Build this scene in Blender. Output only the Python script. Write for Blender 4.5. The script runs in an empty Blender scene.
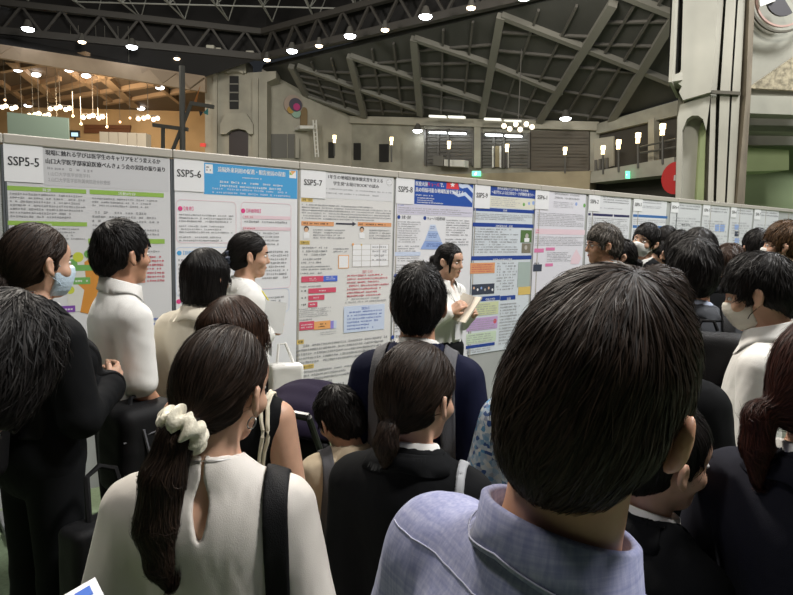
import bpy, bmesh, math, random
import numpy as np
from mathutils import Matrix, Vector, Euler
rnd = random.Random(7)
PI = math.pi
SC = bpy.context.scene
COL = SC.collection

# ------------------------------------------------------------------ camera, world, lights, exposure
F_PX = 641.0
CAM_H = 1.68
PITCH, ROLL = math.radians(6.3), math.radians(1.43)
cam_data = bpy.data.cameras.new('camera')
cam_data.sensor_width = 36.0
cam_data.lens = 36.0 * F_PX / 793.0
cam_data.clip_start = 0.05
cam_data.clip_end = 300
cam = bpy.data.objects.new('camera', cam_data)
COL.objects.link(cam)
CM = Matrix.Translation((0, 0, CAM_H)) @ Matrix.Rotation(PI / 2 - PITCH, 4, 'X') @ Matrix.Rotation(ROLL, 4, 'Z')
cam.matrix_world = CM
cam_data.dof.use_dof = False
SC.camera = cam
SC.view_settings.view_transform = 'Standard'
SC.view_settings.look = 'None'
SC.view_settings.gamma = 1.0
SC.view_settings.use_curve_mapping = False
SC.view_settings.exposure = 0.22

world = bpy.data.worlds.new('hall_ambient')
SC.world = world
world.use_nodes = True
world.node_tree.nodes['Background'].inputs[0].default_value = (0.8, 0.88, 1.0, 1)
world.node_tree.nodes['Background'].inputs[1].default_value = 0.02

def area_lamp(name, loc, target, power, size, color=(1, 0.96, 0.9)):
    d = bpy.data.lights.new(name, 'AREA')
    d.shape = 'DISK'
    d.energy = power
    d.size = size
    d.color = color
    o = bpy.data.objects.new(name, d)
    COL.objects.link(o)
    o.location = loc
    o.rotation_euler = (Vector(target) - Vector(loc)).to_track_quat('-Z', 'Y').to_euler()
    return o

# the hall's own ceiling lamps above the crowd and above the poster row
area_lamp('hall_lamp', (-2.5, 7.5, 9.5), (-0.6, 3.0, 1.0), 1050, 1.3, (1.0, 0.93, 0.83))
area_lamp('hall_lamp', (5.0, 1.5, 9.5), (1.0, 5.0, 1.0), 900, 1.6, (1.0, 0.97, 0.93))
area_lamp('hall_lamp', (-4.0, 0.5, 9.5), (-1.0, 3.0, 1.0), 190, 1.4, (1.0, 0.96, 0.9))
area_lamp('hall_lamp', (9.0, 9.0, 10.5), (6.0, 10.0, 1.0), 800, 2.0, (0.96, 0.98, 1.0))
area_lamp('hall_lamp', (4.0, 20.0, 10.5), (6.0, 28.0, 3.0), 800, 3.0, (1.0, 0.93, 0.82))
area_lamp('hall_lamp', (-9.0, 22.0, 10.5), (-9.0, 32.0, 4.0), 900, 3.0, (1.0, 0.95, 0.86))
area_lamp('hall_lamp', (13.0, 9.0, 10.5), (11.0, 15.0, 5.0), 290, 2.0, (1.0, 0.96, 0.9))

# ------------------------------------------------------------------ helpers
def at(px, py, Y):
    d = CM.to_3x3() @ Vector(((px - 396.5) / F_PX, -(py - 297.5) / F_PX, -1.0))
    return Vector((0, 0, CAM_H)) + d * (Y / d.y)

def ray(px, py):
    return (CM.to_3x3() @ Vector(((px - 396.5) / F_PX, -(py - 297.5) / F_PX, -1.0))).normalized()

def on_plane(px, py, p0, n):
    d = ray(px, py)
    o = Vector((0, 0, CAM_H))
    return o + d * ((Vector(p0) - o).dot(n) / d.dot(n))

def at_z(px, py, z):
    d = ray(px, py)
    return Vector((0, 0, CAM_H)) + d * ((z - CAM_H) / d.z)

_mats = {}
def mat(name, color, rough=0.6, metal=0.0, spec=0.5, noise=0.0, nscale=20.0, bump=0.0, bscale=60.0, sheen=0.0,
        emit=None, estr=0.0, alpha=None, trans=0.0, color2=None, aniso=0.0, sss=0.0, stretch=(1, 1, 1)):
    if name in _mats:
        return _mats[name]
    m = bpy.data.materials.new(name)
    m.use_nodes = True
    nt = m.node_tree
    b = nt.nodes['Principled BSDF']
    b.inputs['Base Color'].default_value = (*color, 1)
    b.inputs['Roughness'].default_value = rough
    b.inputs['Metallic'].default_value = metal
    b.inputs['Specular IOR Level'].default_value = spec
    if sheen:
        b.inputs['Sheen Weight'].default_value = sheen
    if sss:
        b.inputs['Subsurface Weight'].default_value = sss
        b.inputs['Subsurface Radius'].default_value = (0.012, 0.005, 0.003)
        b.inputs['Subsurface Scale'].default_value = 0.6
    if trans:
        b.inputs['Transmission Weight'].default_value = trans
    if alpha is not None:
        b.inputs['Alpha'].default_value = alpha
    if emit:
        b.inputs['Emission Color'].default_value = (*emit, 1)
        b.inputs['Emission Strength'].default_value = estr
    if noise or bump or color2:
        tc = nt.nodes.new('ShaderNodeTexCoord')
        mp = nt.nodes.new('ShaderNodeMapping')
        mp.inputs['Scale'].default_value = stretch
        nt.links.new(tc.outputs['Object'], mp.inputs['Vector'])
    if noise or color2:
        nz = nt.nodes.new('ShaderNodeTexNoise')
        nz.inputs['Scale'].default_value = nscale
        nz.inputs['Detail'].default_value = 4
        nt.links.new(mp.outputs[0], nz.inputs['Vector'])
        rp = nt.nodes.new('ShaderNodeValToRGB')
        c2 = color2 or tuple(max(0, c * (1 - noise)) for c in color)
        c1 = color if color2 else tuple(min(1, c * (1 + noise)) for c in color)
        rp.color_ramp.elements[0].position = 0.35
        rp.color_ramp.elements[1].position = 0.65
        rp.color_ramp.elements[0].color = (*c2, 1)
        rp.color_ramp.elements[1].color = (*c1, 1)
        nt.links.new(nz.outputs['Fac'], rp.inputs[0])
        nt.links.new(rp.outputs[0], b.inputs['Base Color'])
    if bump:
        n2 = nt.nodes.new('ShaderNodeTexNoise')
        n2.inputs['Scale'].default_value = bscale
        n2.inputs['Detail'].default_value = 3
        nt.links.new(mp.outputs[0], n2.inputs['Vector'])
        bp = nt.nodes.new('ShaderNodeBump')
        bp.inputs['Strength'].default_value = bump
        bp.inputs['Distance'].default_value = 0.01
        nt.links.new(n2.outputs['Fac'], bp.inputs['Height'])
        nt.links.new(bp.outputs[0], b.inputs['Normal'])
    _mats[name] = m
    return m

def lamp_mat(name, color, strength):
    if name in _mats:
        return _mats[name]
    m = bpy.data.materials.new(name)
    m.use_nodes = True
    nt = m.node_tree
    b = nt.nodes['Principled BSDF']
    b.inputs['Base Color'].default_value = (*color, 1)
    b.inputs['Emission Color'].default_value = (*color, 1)
    b.inputs['Emission Strength'].default_value = strength
    _mats[name] = m
    return m

def tag(o, label=None, cat=None, group=None, kind=None):
    if label: o['label'] = label
    if cat: o['category'] = cat
    if group: o['group'] = group
    if kind: o['kind'] = kind
    return o

def mesh_from(name, verts, faces, mats=None, smooth=False, face_mats=None):
    me = bpy.data.meshes.new(name)
    me.from_pydata([tuple(v) for v in verts], [], [tuple(f) for f in faces])
    for m in (mats if isinstance(mats, (list, tuple)) else [mats]):
        if m: me.materials.append(m)
    if face_mats is not None:
        me.polygons.foreach_set('material_index', face_mats)
    if smooth:
        me.polygons.foreach_set('use_smooth', [True] * len(me.polygons))
    me.update()
    return me

def link(name, me, parent=None, loc=None):
    o = bpy.data.objects.new(name, me)
    COL.objects.link(o)
    if parent is not None: o.parent = parent
    if loc is not None: o.location = loc
    return o

def empty(name, loc=(0, 0, 0), rz=0.0):
    o = bpy.data.objects.new(name, None)
    o.empty_display_size = 0.05
    COL.objects.link(o)
    o.location = loc
    o.rotation_euler = (0, 0, rz)
    return o

class MB:
    """collects shapes into one mesh"""
    def __init__(self):
        self.v, self.f, self.fm = [], [], []
    def add(self, vs, fs, mi=0):
        k = len(self.v)
        self.v += [Vector(v) for v in vs]
        self.f += [[i + k for i in f] for f in fs]
        self.fm += [mi] * len(fs)
        return self
    def box(self, c, size, R=None, mi=0):
        x, y, z = size[0] / 2, size[1] / 2, size[2] / 2
        vs = [Vector((sx * x, sy * y, sz * z)) for sx in (-1, 1) for sy in (-1, 1) for sz in (-1, 1)]
        if R is not None: vs = [R @ v for v in vs]
        c = Vector(c)
        return self.add([v + c for v in vs], [(0, 1, 3, 2), (4, 6, 7, 5), (0, 4, 5, 1), (2, 3, 7, 6), (0, 2, 6, 4), (1, 5, 7, 3)], mi)
    def tube(self, pts, r, n=8, mi=0, cap=True):
        pts = [Vector(p) for p in pts]
        rs = r if isinstance(r, (list, tuple)) else [r] * len(pts)
        vs, fs = [], []
        up = Vector((0, 0, 1))
        for i, p in enumerate(pts):
            t = (pts[min(i + 1, len(pts) - 1)] - pts[max(i - 1, 0)]).normalized()
            a = t.cross(up)
            if a.length < 1e-3: a = t.cross(Vector((1, 0, 0)))
            a.normalize()
            b = t.cross(a)
            for k in range(n):
                q = 2 * PI * k / n
                vs.append(p + (a * math.cos(q) + b * math.sin(q)) * rs[i])
        for i in range(len(pts) - 1):
            for k in range(n):
                fs.append((i * n + k, i * n + (k + 1) % n, (i + 1) * n + (k + 1) % n, (i + 1) * n + k))
        if cap:
            fs.append(tuple(range(n - 1, -1, -1)))
            fs.append(tuple((len(pts) - 1) * n + k for k in range(n)))
        return self.add(vs, fs, mi)
    def bar(self, a, b, w, h=None, mi=0, up=(0, 0, 1)):
        a, b = Vector(a), Vector(b)
        h = h or w
        t = (b - a).normalized()
        s = t.cross(Vector(up))
        if s.length < 1e-3: s = t.cross(Vector((1, 0, 0)))
        s.normalize()
        u = s.cross(t)
        vs = []
        for p in (a, b):
            for i, j in ((-1, -1), (1, -1), (1, 1), (-1, 1)):
                vs.append(p + s * (i * w / 2) + u * (j * h / 2))
        return self.add(vs, [(3, 2, 1, 0), (4, 5, 6, 7), (0, 1, 5, 4), (1, 2, 6, 5), (2, 3, 7, 6), (3, 0, 4, 7)], mi)
    def prism(self, poly, ext, mi=0):
        n = len(poly)
        e = Vector(ext)
        vs = [Vector(p) for p in poly] + [Vector(p) + e for p in poly]
        fs = [tuple(range(n)), tuple(range(2 * n - 1, n - 1, -1))]
        fs += [(i, i + n, (i + 1) % n + n, (i + 1) % n) for i in range(n)]
        return self.add(vs, fs, mi)
    def sphere(self, c, r, seg=12, ring=8, mi=0, R=None):
        rr = r if isinstance(r, (list, tuple)) else (r, r, r)
        vs, fs = [], []
        for i in range(ring + 1):
            t = PI * i / ring
            for k in range(seg):
                q = 2 * PI * k / seg
                v = Vector((rr[0] * math.sin(t) * math.cos(q), rr[1] * math.sin(t) * math.sin(q), rr[2] * math.cos(t)))
                vs.append((R @ v if R is not None else v) + Vector(c))
        for i in range(ring):
            for k in range(seg):
                fs.append((i * seg + k, (i + 1) * seg + k, (i + 1) * seg + (k + 1) % seg, i * seg + (k + 1) % seg))
        return self.add(vs, fs, mi)
    def disc(self, c, r, n, th, seg=20, mi=0):
        n = Vector(n).normalized()
        return self.tube([Vector(c), Vector(c) + n * th], r, seg, mi)
    def build(self, name, mats, parent=None, smooth=False, bevel=0.0):
        me = mesh_from(name, self.v, self.f, mats, False, self.fm)
        bm = bmesh.new()
        bm.from_mesh(me)
        bmesh.ops.recalc_face_normals(bm, faces=bm.faces)
        if smooth:
            for f in bm.faces: f.smooth = True
            for e in bm.edges:
                if len(e.link_faces) == 2 and e.calc_face_angle(0) > 0.7: e.smooth = False
        bm.to_mesh(me)
        bm.free()
        o = link(name, me, parent)
        if bevel:
            md = o.modifiers.new('bevel', 'BEVEL')
            md.width = bevel
            md.segments = 2
            md.limit_method = 'ANGLE'
        return o

def struct(o):
    o['kind'] = 'structure'
    return o

# ------------------------------------------------------------------ materials of the hall
M_CONC = mat('concrete', (0.31, 0.30, 0.25), 0.85, noise=0.18, nscale=0.9, bump=0.25, bscale=3.0)
M_CONC2 = mat('pale_concrete', (0.38, 0.36, 0.30), 0.85, noise=0.14, nscale=0.7, bump=0.2, bscale=2.0)
M_CONC3 = mat('green_concrete', (0.36, 0.42, 0.22), 0.85, noise=0.14, nscale=0.7)
M_AGG = mat('rough_aggregate', (0.30, 0.26, 0.18), 0.95, noise=0.4, nscale=14.0, bump=0.4, bscale=12)
M_GROOVE = mat('dark_groove', (0.10, 0.09, 0.07), 0.9)
M_BROWNSTRIP = mat('brown_joint', (0.20, 0.165, 0.12), 0.8, noise=0.2, nscale=1.5)
M_BLACK = mat('dark_opening', (0.012, 0.012, 0.012), 0.7)
M_ROOF = mat('dark_roof_panel', (0.07, 0.07, 0.064), 0.8, noise=0.15, nscale=0.3)
M_STEEL = mat('grey_painted_steel', (0.20, 0.195, 0.17), 0.6)
M_STEELD = mat('dark_steel', (0.10, 0.095, 0.085), 0.6)
M_EDGE = mat('edge_truss_steel', (0.055, 0.05, 0.045), 0.6)
M_TRUSS = mat('truss_steel', (0.30, 0.30, 0.28), 0.55)
M_CEIL = mat('black_ceiling', (0.016, 0.015, 0.015), 0.9)
M_WARM = mat('tan_wall', (0.42, 0.29, 0.15), 0.8, noise=0.12, nscale=0.6)
M_FASC = mat('beige_fascia', (0.36, 0.27, 0.19), 0.8, noise=0.12, nscale=0.8)
M_LOBC = mat('brown_lobby_ceiling', (0.105, 0.075, 0.05), 0.8)
M_LOBB = mat('tan_lobby_beam', (0.30, 0.21, 0.13), 0.7)
M_CARPET = mat('green_carpet', (0.13, 0.175, 0.105), 0.95, noise=0.12, nscale=60, bump=0.4, bscale=300)
M_SHUT = mat('grey_shutter', (0.16, 0.155, 0.14), 0.7)
M_WHITEPAINT = mat('white_paint', (0.75, 0.74, 0.70), 0.6)
L_COOL = lamp_mat('cool_lamp', (0.92, 0.96, 1.0), 16)
L_WARM = lamp_mat('warm_lamp', (1.0, 0.78, 0.52), 9)
L_SCONCE = lamp_mat('sconce_glow', (1.0, 0.78, 0.42), 3.5)
L_TUBE = lamp_mat('fluorescent_tube', (0.92, 0.97, 1.0), 5)
L_EXIT = lamp_mat('exit_green', (0.15, 0.85, 0.45), 1.6)

# ------------------------------------------------------------------ floor
fl = MB()
fl.box((4, 20, -0.05), (60, 80, 0.1))
struct(fl.build('floor', M_CARPET))

# ------------------------------------------------------------------ sloping roof plane with beams
HB = 11.0
pV, pR = at_z(262, 69, HB), at_z(551, 0, HB)
pW = at(430, 119, 40)
RN = (pR - pV).cross(pW - pV).normalized()
if RN.z < 0: RN = -RN
def roof(px, py): return on_plane(px, py, pV, RN)
W1, W2, W3 = roof(352, 117), roof(600, 123), roof(692, 95)
W0 = roof(262, 69)
W4 = roof(800, 62)
R2 = pV + (pR - pV) * 1.6
rf = MB()
far_ext = (W2 - W1).normalized()
rf.prism([pV, W1, W2, W3, W4, R2], RN * 0.3)
struct(rf.build('ceiling', M_ROOF))
rb = MB()
main = [((415, 36), (421, 112)), ((502, 13), (483, 114)), ((614, 0), (540, 119)), ((292, 64), (308, 95)), ((351, 54), (365, 114)), ((697, -22), (612, 118))]
for a, b in main:
    rb.bar(roof(*a) - RN * 0.15, roof(*b) - RN * 0.15, 0.36, 0.3, up=RN)
diag = [((415, 36), (491, 62)), ((491, 62), (563, 91)), ((502, 13), (589, 47)), ((589, 47), (672, 80)), ((614, -12), (672, 11)), ((351, 54), (420, 78)),
        ((420, 78), (487, 100)), ((298, 64), (357, 86)), ((357, 86), (419, 108)), ((308, 94), (365, 114)), ((672, 11), (720, 30))]
for a, b in diag:
    rb.bar(roof(*a) - RN * 0.13, roof(*b) - RN * 0.13, 0.26, 0.26, up=RN)
struct(rb.build('ceiling_beams', M_STEEL))
# thin purlins between the beams
pu = MB()
for (a, b), (c, d) in (((main[3]), (main[4])), ((main[4]), (main[0])), ((main[0]), (main[1])), ((main[1]), (main[2])), ((main[2]), (main[5]))):
    a, b, c, d = Vector(a), Vector(b), Vector(c), Vector(d)
    for t in (0.18, 0.36, 0.55, 0.75, 0.92):
        p, q = a.lerp(b, t), c.lerp(d, min(1, t + 0.12))
        pu.bar(roof(*p) - RN * 0.06, roof(*q) - RN * 0.06, 0.10, 0.12, up=RN)
    for u in (0.33, 0.67):
        p, q = a.lerp(c, u), b.lerp(d, u)
        pu.bar(roof(*p) - RN * 0.07, roof(*q) - RN * 0.07, 0.10, 0.14, up=RN)
struct(pu.build('ceiling_purlins', M_STEELD))
# corrugated darker/lighter strips of the roof near the far wall
# ------------------------------------------------------------------ edge band of the raised centre, space frame and black ceiling over it
pL = at_z(-40, 30, HB)
pVl = at_z(262, 60, HB)
bd = MB()
for a, b in ((pL, pVl), (pVl, R2)):
    for dz, w, h in ((0.15, 0.35, 0.35), (1.55, 0.35, 0.3)):
        bd.bar(a + Vector((0, 0, dz)), b + Vector((0, 0, dz)), w, h)
    n = int((b - a).length / 1.8)
    for i in range(n):
        p, q = a.lerp(b, i / n), a.lerp(b, (i + 0.5) / n)
        r = a.lerp(b, (i + 1) / n)
        bd.bar(p + Vector((0, 0, .2)), q + Vector((0, 0, 1.5)), 0.12)
        bd.bar(q + Vector((0, 0, 1.5)), r + Vector((0, 0, .2)), 0.12)
struct(bd.build('ceiling_edge_truss', M_EDGE))
cz = 15.0
cl = MB()
cl.box((0, 19, cz + 0.2), (90, 60, 0.2))
for a, b in ((pL, pVl), (pVl, R2)):
    aa, bb = a + Vector((0, 1.2, 0.3)), b + Vector((0, 1.2, 0.3))
    cl.prism([aa, bb, Vector((bb.x, bb.y, cz + .3)), Vector((aa.x, aa.y, cz + .3))], (0, 0.2, 0))
struct(cl.build('ceiling_void', M_CEIL))
sf = MB()
g = 2.4
top, low = cz - 0.1, cz - 2.3
for i in range(-11, 12):
    for j in range(0, 16):
        x, y = i * g, 3 + j * g
        # stay on the near side of the band
        lim = pVl.y - 0.65 * abs(x - pVl.x) * (1.0 if x > pVl.x else 0.35)
        if y > lim - 1.5: continue
        A = Vector((x, y, low))
        sf.bar(A, A + Vector((g, 0, 0)), 0.06)
        sf.bar(A, A + Vector((0, g, 0)), 0.06)
        T = Vector((x + g / 2, y + g / 2, top))
        for c in ((0, 0), (g, 0), (0, g), (g, g)):
            sf.bar(A + Vector((c[0], c[1], 0)), T, 0.045)
        sf.bar(T, T + Vector((g, 0, 0)), 0.06)
        sf.bar(T, T + Vector((0, g, 0)), 0.06)
struct(sf.build('ceiling_space_frame', M_TRUSS))

# ------------------------------------------------------------------ far wall with its openings
yw = W1.y
fw = MB()
UP = Vector((0, 0, 1))
def down(p, z=0.0): return Vector((p.x, p.y, z))
wt = (W2 - W1).normalized(); wt = Vector((wt.x, wt.y, 0)).normalized()
wn = Vector((wt.y, -wt.x, 0))          # towards the viewer
if wn.y > 0: wn = -wn
def FW(px, py, off=0.0): return on_plane(px, py, W1 + wn * off, wn)
fw.prism([down(W1), down(W2), W2, W1], -wn * 0.4)
struct(fw.build('wall_far', M_CONC))
tr = MB()   # cornice along the top
tr.bar(W1 + Vector((0, 0, -0.2)) + wn * 0.15, W2 + Vector((0, 0, -0.2)) + wn * 0.15, 0.3, 0.45)
struct(tr.build('trim_1', M_CONC2))
# slanted left part of the far wall up to the tower
V0 = roof(262, 69)
sw = MB()
sw.prism([down(V0), down(W1), W1, V0], Vector((0, 0.4, 0)))
struct(sw.build('wall_far_slanted', M_CONC2))
sn = (W1 - V0).cross(UP).normalized()
if sn.y > 0: sn = -sn
def SW(px, py, off=0.0): return on_plane(px, py, V0 + sn * off, sn)
def framed(fn, name, x0, y0, x1, y1, m, off, th=0.12, n=None):
    o = MB()
    o.prism([fn(x0, y1, off), fn(x1, y1, off), fn(x1, y0, off), fn(x0, y0, off)], (n if n is not None else wn) * -th)
    return struct(o.build(name, m))
# door bays under the slanted part
framed(SW, 'door_1', 267, 134, 287, 158, M_SHUT, 0.06, n=sn)
framed(SW, 'door_2', 288, 134, 295, 158, M_SHUT, 0.06, n=sn)
b = MB(); b.prism([SW(295.5, 158, .3), SW(299, 158, .3), SW(299, 137, .3), SW(295.5, 137, .3)], -sn * .3); struct(b.build('pillar', M_CONC2))
# round colourful wall emblem, small arched door and landing
em = MB()
c0 = SW(293, 105, 0.05)
em.disc(c0, 0.6, sn, 0.08, 28, 0)
em.disc(SW(295.5, 105, .15), 0.42, sn, 0.06, 20, 1)
em.disc(SW(296.5, 107, .22), 0.22, sn, 0.05, 16, 2)
em.disc(SW(290.5, 110, .15), 0.22, sn, 0.05, 16, 3)
em.disc(SW(296, 113, .15), 0.3, sn, 0.05, 16, 4)
o = em.build('wall_emblem', [mat('emblem_pink', (.40, .31, .26), .7), mat('emblem_dark', (.08, .07, .10), .7), mat('emblem_magenta', (.5, .05, .2), .7), mat('emblem_ochre', (.45, .28, .07), .7), mat('emblem_mint', (.30, .45, .36), .7)])
tag(o, 'round pink and dark coloured emblem high on the concrete wall right of the tower', 'emblem')
ad = MB()
pts = [SW(300.5, 125, .1), SW(307.5, 125, .1), SW(307.5, 111, .1)] + [SW(304 + 3.5 * math.cos(t), 111 - 4 * math.sin(t), .1) for t in (0.5, 1.0, 1.57, 2.1, 2.6)] + [SW(300.5, 111, .1)]
ad.prism(pts, -sn * 0.1)
struct(ad.build('door_3', mat('brown_door', (.22, .15, .07), .6)))
ld = MB(); ld.prism([SW(300, 128.5, 1.2), SW(314, 128.5, 1.2), SW(314, 125.5, 1.2), SW(300, 125.5, 1.2)], -sn * 1.2); struct(ld.build('trim_2', M_WHITEPAINT))
lr = MB()
for k in range(2):
    x = 313 + k * 3
    lr.tube([SW(x, 120, .8), SW(x + 2.5, 157, .8)], 0.05, 6)
for k in range(8):
    y = 124 + k * 4.2
    lr.tube([SW(313.2 + (y - 120) * .065, y, .8), SW(316.2 + (y - 120) * .065, y, .8)], 0.035, 6)
tag(lr.build('wall_ladder', M_WHITEPAINT), 'pale metal ladder leading up to the small landing on the concrete wall', 'ladder')
k = 0
for (x0, y0, x1, y1) in ((328.5, 142, 334.5, 158), (353.5, 143, 360.5, 160), (379, 144, 388.5, 162)):
    framed(SW if x1 < 352 else FW, 'window_%d' % (k + 1), x0, y0, x1, y1, M_BLACK, 0.05, n=sn if x1 < 352 else wn); k += 1
# two wide shuttered bays
for (x0, y0, x1, y1) in ((425.5, 129, 473, 166), (481, 133, 529, 168)):
    framed(FW, 'window_%d' % (k + 1), x0, y0, x1, y1, M_SHUT, 0.05); k += 1
    sl = MB()
    for i in range(9):
        yy = y0 + 4 + i * (y1 - y0 - 4) / 9
        sl.bar(FW(x0, yy, .1), FW(x1, yy, .1), 0.06, 0.10)
    for xx in (x0, x0 + 13, x0 + 23, x1):
        sl.bar(FW(xx, y0, .14), FW(xx, y1, .14), 0.14)
    struct(sl.build('window_%d_slats' % k, M_STEELD))
st = MB()
for i in range(12):
    yy = 133 + i * 3.2
    st.bar(FW(531, yy, .05), FW(589, yy + 0.6, .05), 0.08, 0.24)
struct(st.build('wall_far_slats', mat('brown_slats', (.11, .095, .075), .7)))
framed(FW, 'wall_far_panel', 530, 131, 590, 170, mat('brown_slat_wall', (.065, .055, .045), .8), 0.02)
framed(FW, 'pillar', 474, 122, 480.5, 168, M_CONC2, 0.25, 0.25)
# open lit doorway in the second bay
framed(FW, 'door_4', 493, 146, 500, 167, mat('glass_warm', (.25, .2, .1), .3), .16)
framed(FW, 'door_5', 501.5, 146, 508, 167, mat('glass_dark', (.03, .02, .02), .3), .16)
b = MB(); b.bar(FW(493, 146, .25), FW(493, 167.5, .25), .08); b.bar(FW(500.5, 146, .25), FW(500.5, 167.5, .25), .09); b.bar(FW(508, 146, .25), FW(508, 167.5, .25), .08); struct(b.build('trim_3', M_WHITEPAINT))
ct = MB(); ct.prism([FW(444, 166, 1.0), FW(464.5, 167, 1.0), FW(464.5, 160, 1.0), FW(444, 159.5, 1.0)], -wn * .6)
tag(ct.build('white_counter', M_WHITEPAINT, bevel=.02), 'low white counter standing in the shuttered bay of the far wall', 'counter')
ct = MB(); ct.prism([FW(433, 165.5, 1.0), FW(443, 166, 1.0), FW(443, 156, 1.0), FW(433, 155.5, 1.0)], -wn * .4)
tag(ct.build('grey_cabinet', M_SHUT, bevel=.02), 'grey cabinet standing left of the white counter in the shuttered bay', 'cabinet')
for i, (x, y) in enumerate(((438, 131.8), (457.5, 132.6), (494, 134.2), (513.5, 135.2))):
    t = MB(); t.bar(FW(x - 8, y - .1, .5), FW(x + 8, y + .3, .5), .22, .18, 0); t.bar(FW(x - 8.6, y - 1.2, .5), FW(x + 8.6, y - .8, .5), .3, .12, 1)
    tag(t.build('fluorescent_light', [L_TUBE, M_STEELD]), ('white fluorescent tube light, %s of the four over the shuttered bays' % ('first from the left', 'second from the left', 'third from the left', 'last on the right end')[i]), 'light', 'fluorescent lights over the bays')
# balcony ledge running along the far wall and turning up the right wall
bk = MB()
q0, q1 = FW(300, 160, 1.4), FW(590.5, 171, 1.4)
zl = q1.z
# keep one level: fit the ledge through its right end
a = FW(300, 152, 1.4); a.z = zl; c = q1.copy(); c.z = zl
bk.prism([a + UP * -1.1, c + UP * -1.1, c, a], -wn * 1.3)
struct(bk.build('trim_4', mat('tan_concrete', (.36, .30, .20), .85, noise=.15, nscale=.8)))
# right wall of the hall with gallery
rn = (W3 - W2).cross(UP).normalized()
if rn.x > 0: rn = -rn
W5 = W2 + (W3 - W2) * 2.6
W5.z = W2.z
def RW(px, py, off=0.0): return on_plane(px, py, W2 + rn * off, rn)
rw = MB(); rw.prism([down(W2), down(W5), W5, W2], -rn * .4); struct(rw.build('wall_right', mat('dark_wall', (.045, .04, .033), .8)))
rt = MB(); rt.prism([RW(596, 134, .3), RW(692, 112, .3), RW(692, 96, .3), RW(596, 124, .3)], -rn * .3); struct(rt.build('trim_5', M_CONC))
rl = MB(); rl.prism([RW(590, 183, 1.2), RW(674, 174, 1.2), RW(674, 157, 1.2), RW(590, 172, 1.2)], -rn * 1.2); struct(rl.build('trim_6', M_CONC2))
rd = MB(); rd.prism([RW(594, 170, .12), RW(613.5, 166, .12), RW(613.5, 136, .12), RW(594, 139, .12)], -rn * .1); struct(rd.build('wall_right_panel', M_CONC2))
rp = MB(); rp.prism([RW(648, 162, .4), RW(654, 161, .4), RW(654, 118, .4), RW(648, 120, .4)], -rn * .4); struct(rp.build('pillar', M_CONC2))
ra = MB()
for x, y0, y1 in ((596, 160, 172), (600, 159, 171), (603, 158.5, 170), (607, 158, 170)):
    ra.tube([RW(x, y0, .9), RW(x, y1, .9)], .08, 6)
ra.tube([RW(640, 147, 1.0), RW(676, 139, 1.0)], .05, 6)
ra.tube([RW(640, 153, 1.0), RW(676, 147, 1.0)], .05, 6)
struct(ra.build('trim_7', M_STEELD))
sg = MB(); sg.prism([RW(612, 178, 1.3), RW(626, 176, 1.3), RW(626, 173.5, 1.3), RW(612, 175, 1.3)], rn * .02)
# exit signs
def exit_sign(fn, x0, y0, x1, y1, off, n, lab):
    r = MB(); r.prism([fn(x0, y1, off), fn(x1, y1, off), fn(x1, y0, off), fn(x0, y0, off)], -n * .15)
    o = r.build('exit_sign', L_EXIT)
    tag(o, lab, 'exit sign', 'green exit signs')
    w = MB()
    cx, cy = (x0 + x1) / 2, (y0 + y1) / 2
    s = (x1 - x0) / 8
    w.prism([fn(cx - 1.8 * s, cy + 1.5 * s, off + .02), fn(cx + .2 * s, cy + 1.5 * s, off + .02), fn(cx + .9 * s, cy - 1.4 * s, off + .02), fn(cx - .4 * s, cy - 1.4 * s, off + .02)], n * .01)
    w.build('running_figure', lamp_mat('exit_white', (.9, 1, .95), 2.0), o)
exit_sign(FW, 472, 171, 480, 176, 1.6, wn, 'green exit sign on the balcony ledge above the middle posters')
exit_sign(RW, 625.5, 171, 628, 178.5, 1.5, rn, 'narrow green exit sign seen edge-on under the right gallery')
# sconces on posts
def sconce(fn, n, x, y, yb, off, w, h, lab):
    r = empty('post_lamp', fn(x, yb, off))
    tag(r, lab, 'lamp', 'lamps on posts along the gallery')
    inv = r.location.copy()
    p = MB(); p.tube([fn(x, yb, off) - inv, fn(x, y, off) - inv], .05, 6); p.build('post', M_STEELD, r)
    s = MB()
    c = fn(x, y, off) - inv
    t = Vector((-n.y, n.x, 0))
    hm = (fn(x, y - h / 2, off) - fn(x, y + h / 2, off)).length
    wm = (fn(x + w / 2, y, off) - fn(x - w / 2, y, off)).length * .4 + .08
    for dz, ww in ((.25, wm), (-.25, wm * .75)):
        s.bar(c + UP * (hm * (dz - .22)), c + UP * (hm * (dz + .22)), ww, ww)
    s.build('lamp_shade', L_SCONCE, r)
names = ['left end over the second narrow window', 'middle over the third narrow window', 'in front of the left shuttered bay', 'in front of the right shuttered bay', 'before the brown slatted wall']
for i, (x, y, yb) in enumerate(((334.5, 139, 156), (391.5, 141, 162), (449, 145, 167), (507, 148, 169), (565, 151, 173))):
    sconce(SW if x < 352 else FW, sn if x < 352 else wn, x, y, yb, 1.45, 4.5, 8, 'glowing yellow lamp on a thin post, ' + names[i])
names = ['nearest the corner beside the pale panel', 'just right of the pale panel', 'left of the gallery pillar', 'right of the gallery pillar, the largest one']
for i, (x, y, yb, w, h) in enumerate(((603, 150, 174, 4, 9), (618.5, 144.5, 172, 4.5, 10), (638, 138, 168, 5, 11), (662.5, 129.5, 164, 6, 12))):
    sconce(RW, rn, x, y, yb, 1.25, w, h, 'yellow post lamp in the right gallery, ' + names[i])
rs = MB(); c = RW(676.5, 178, 1.6); rs.disc(c, .72, rn, .08, 24, 0); rs.bar(c + rn * .1 - UP * .12, c + rn * .1 + UP * .12, 1.0, .05, 1)
tag(rs.build('round_sign', [mat('sign_red', (.55, .03, .03), .5), mat('sign_white', (.8, .8, .8), .5)]), 'round red and white sign half hidden behind the big concrete pillar', 'sign')

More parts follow.
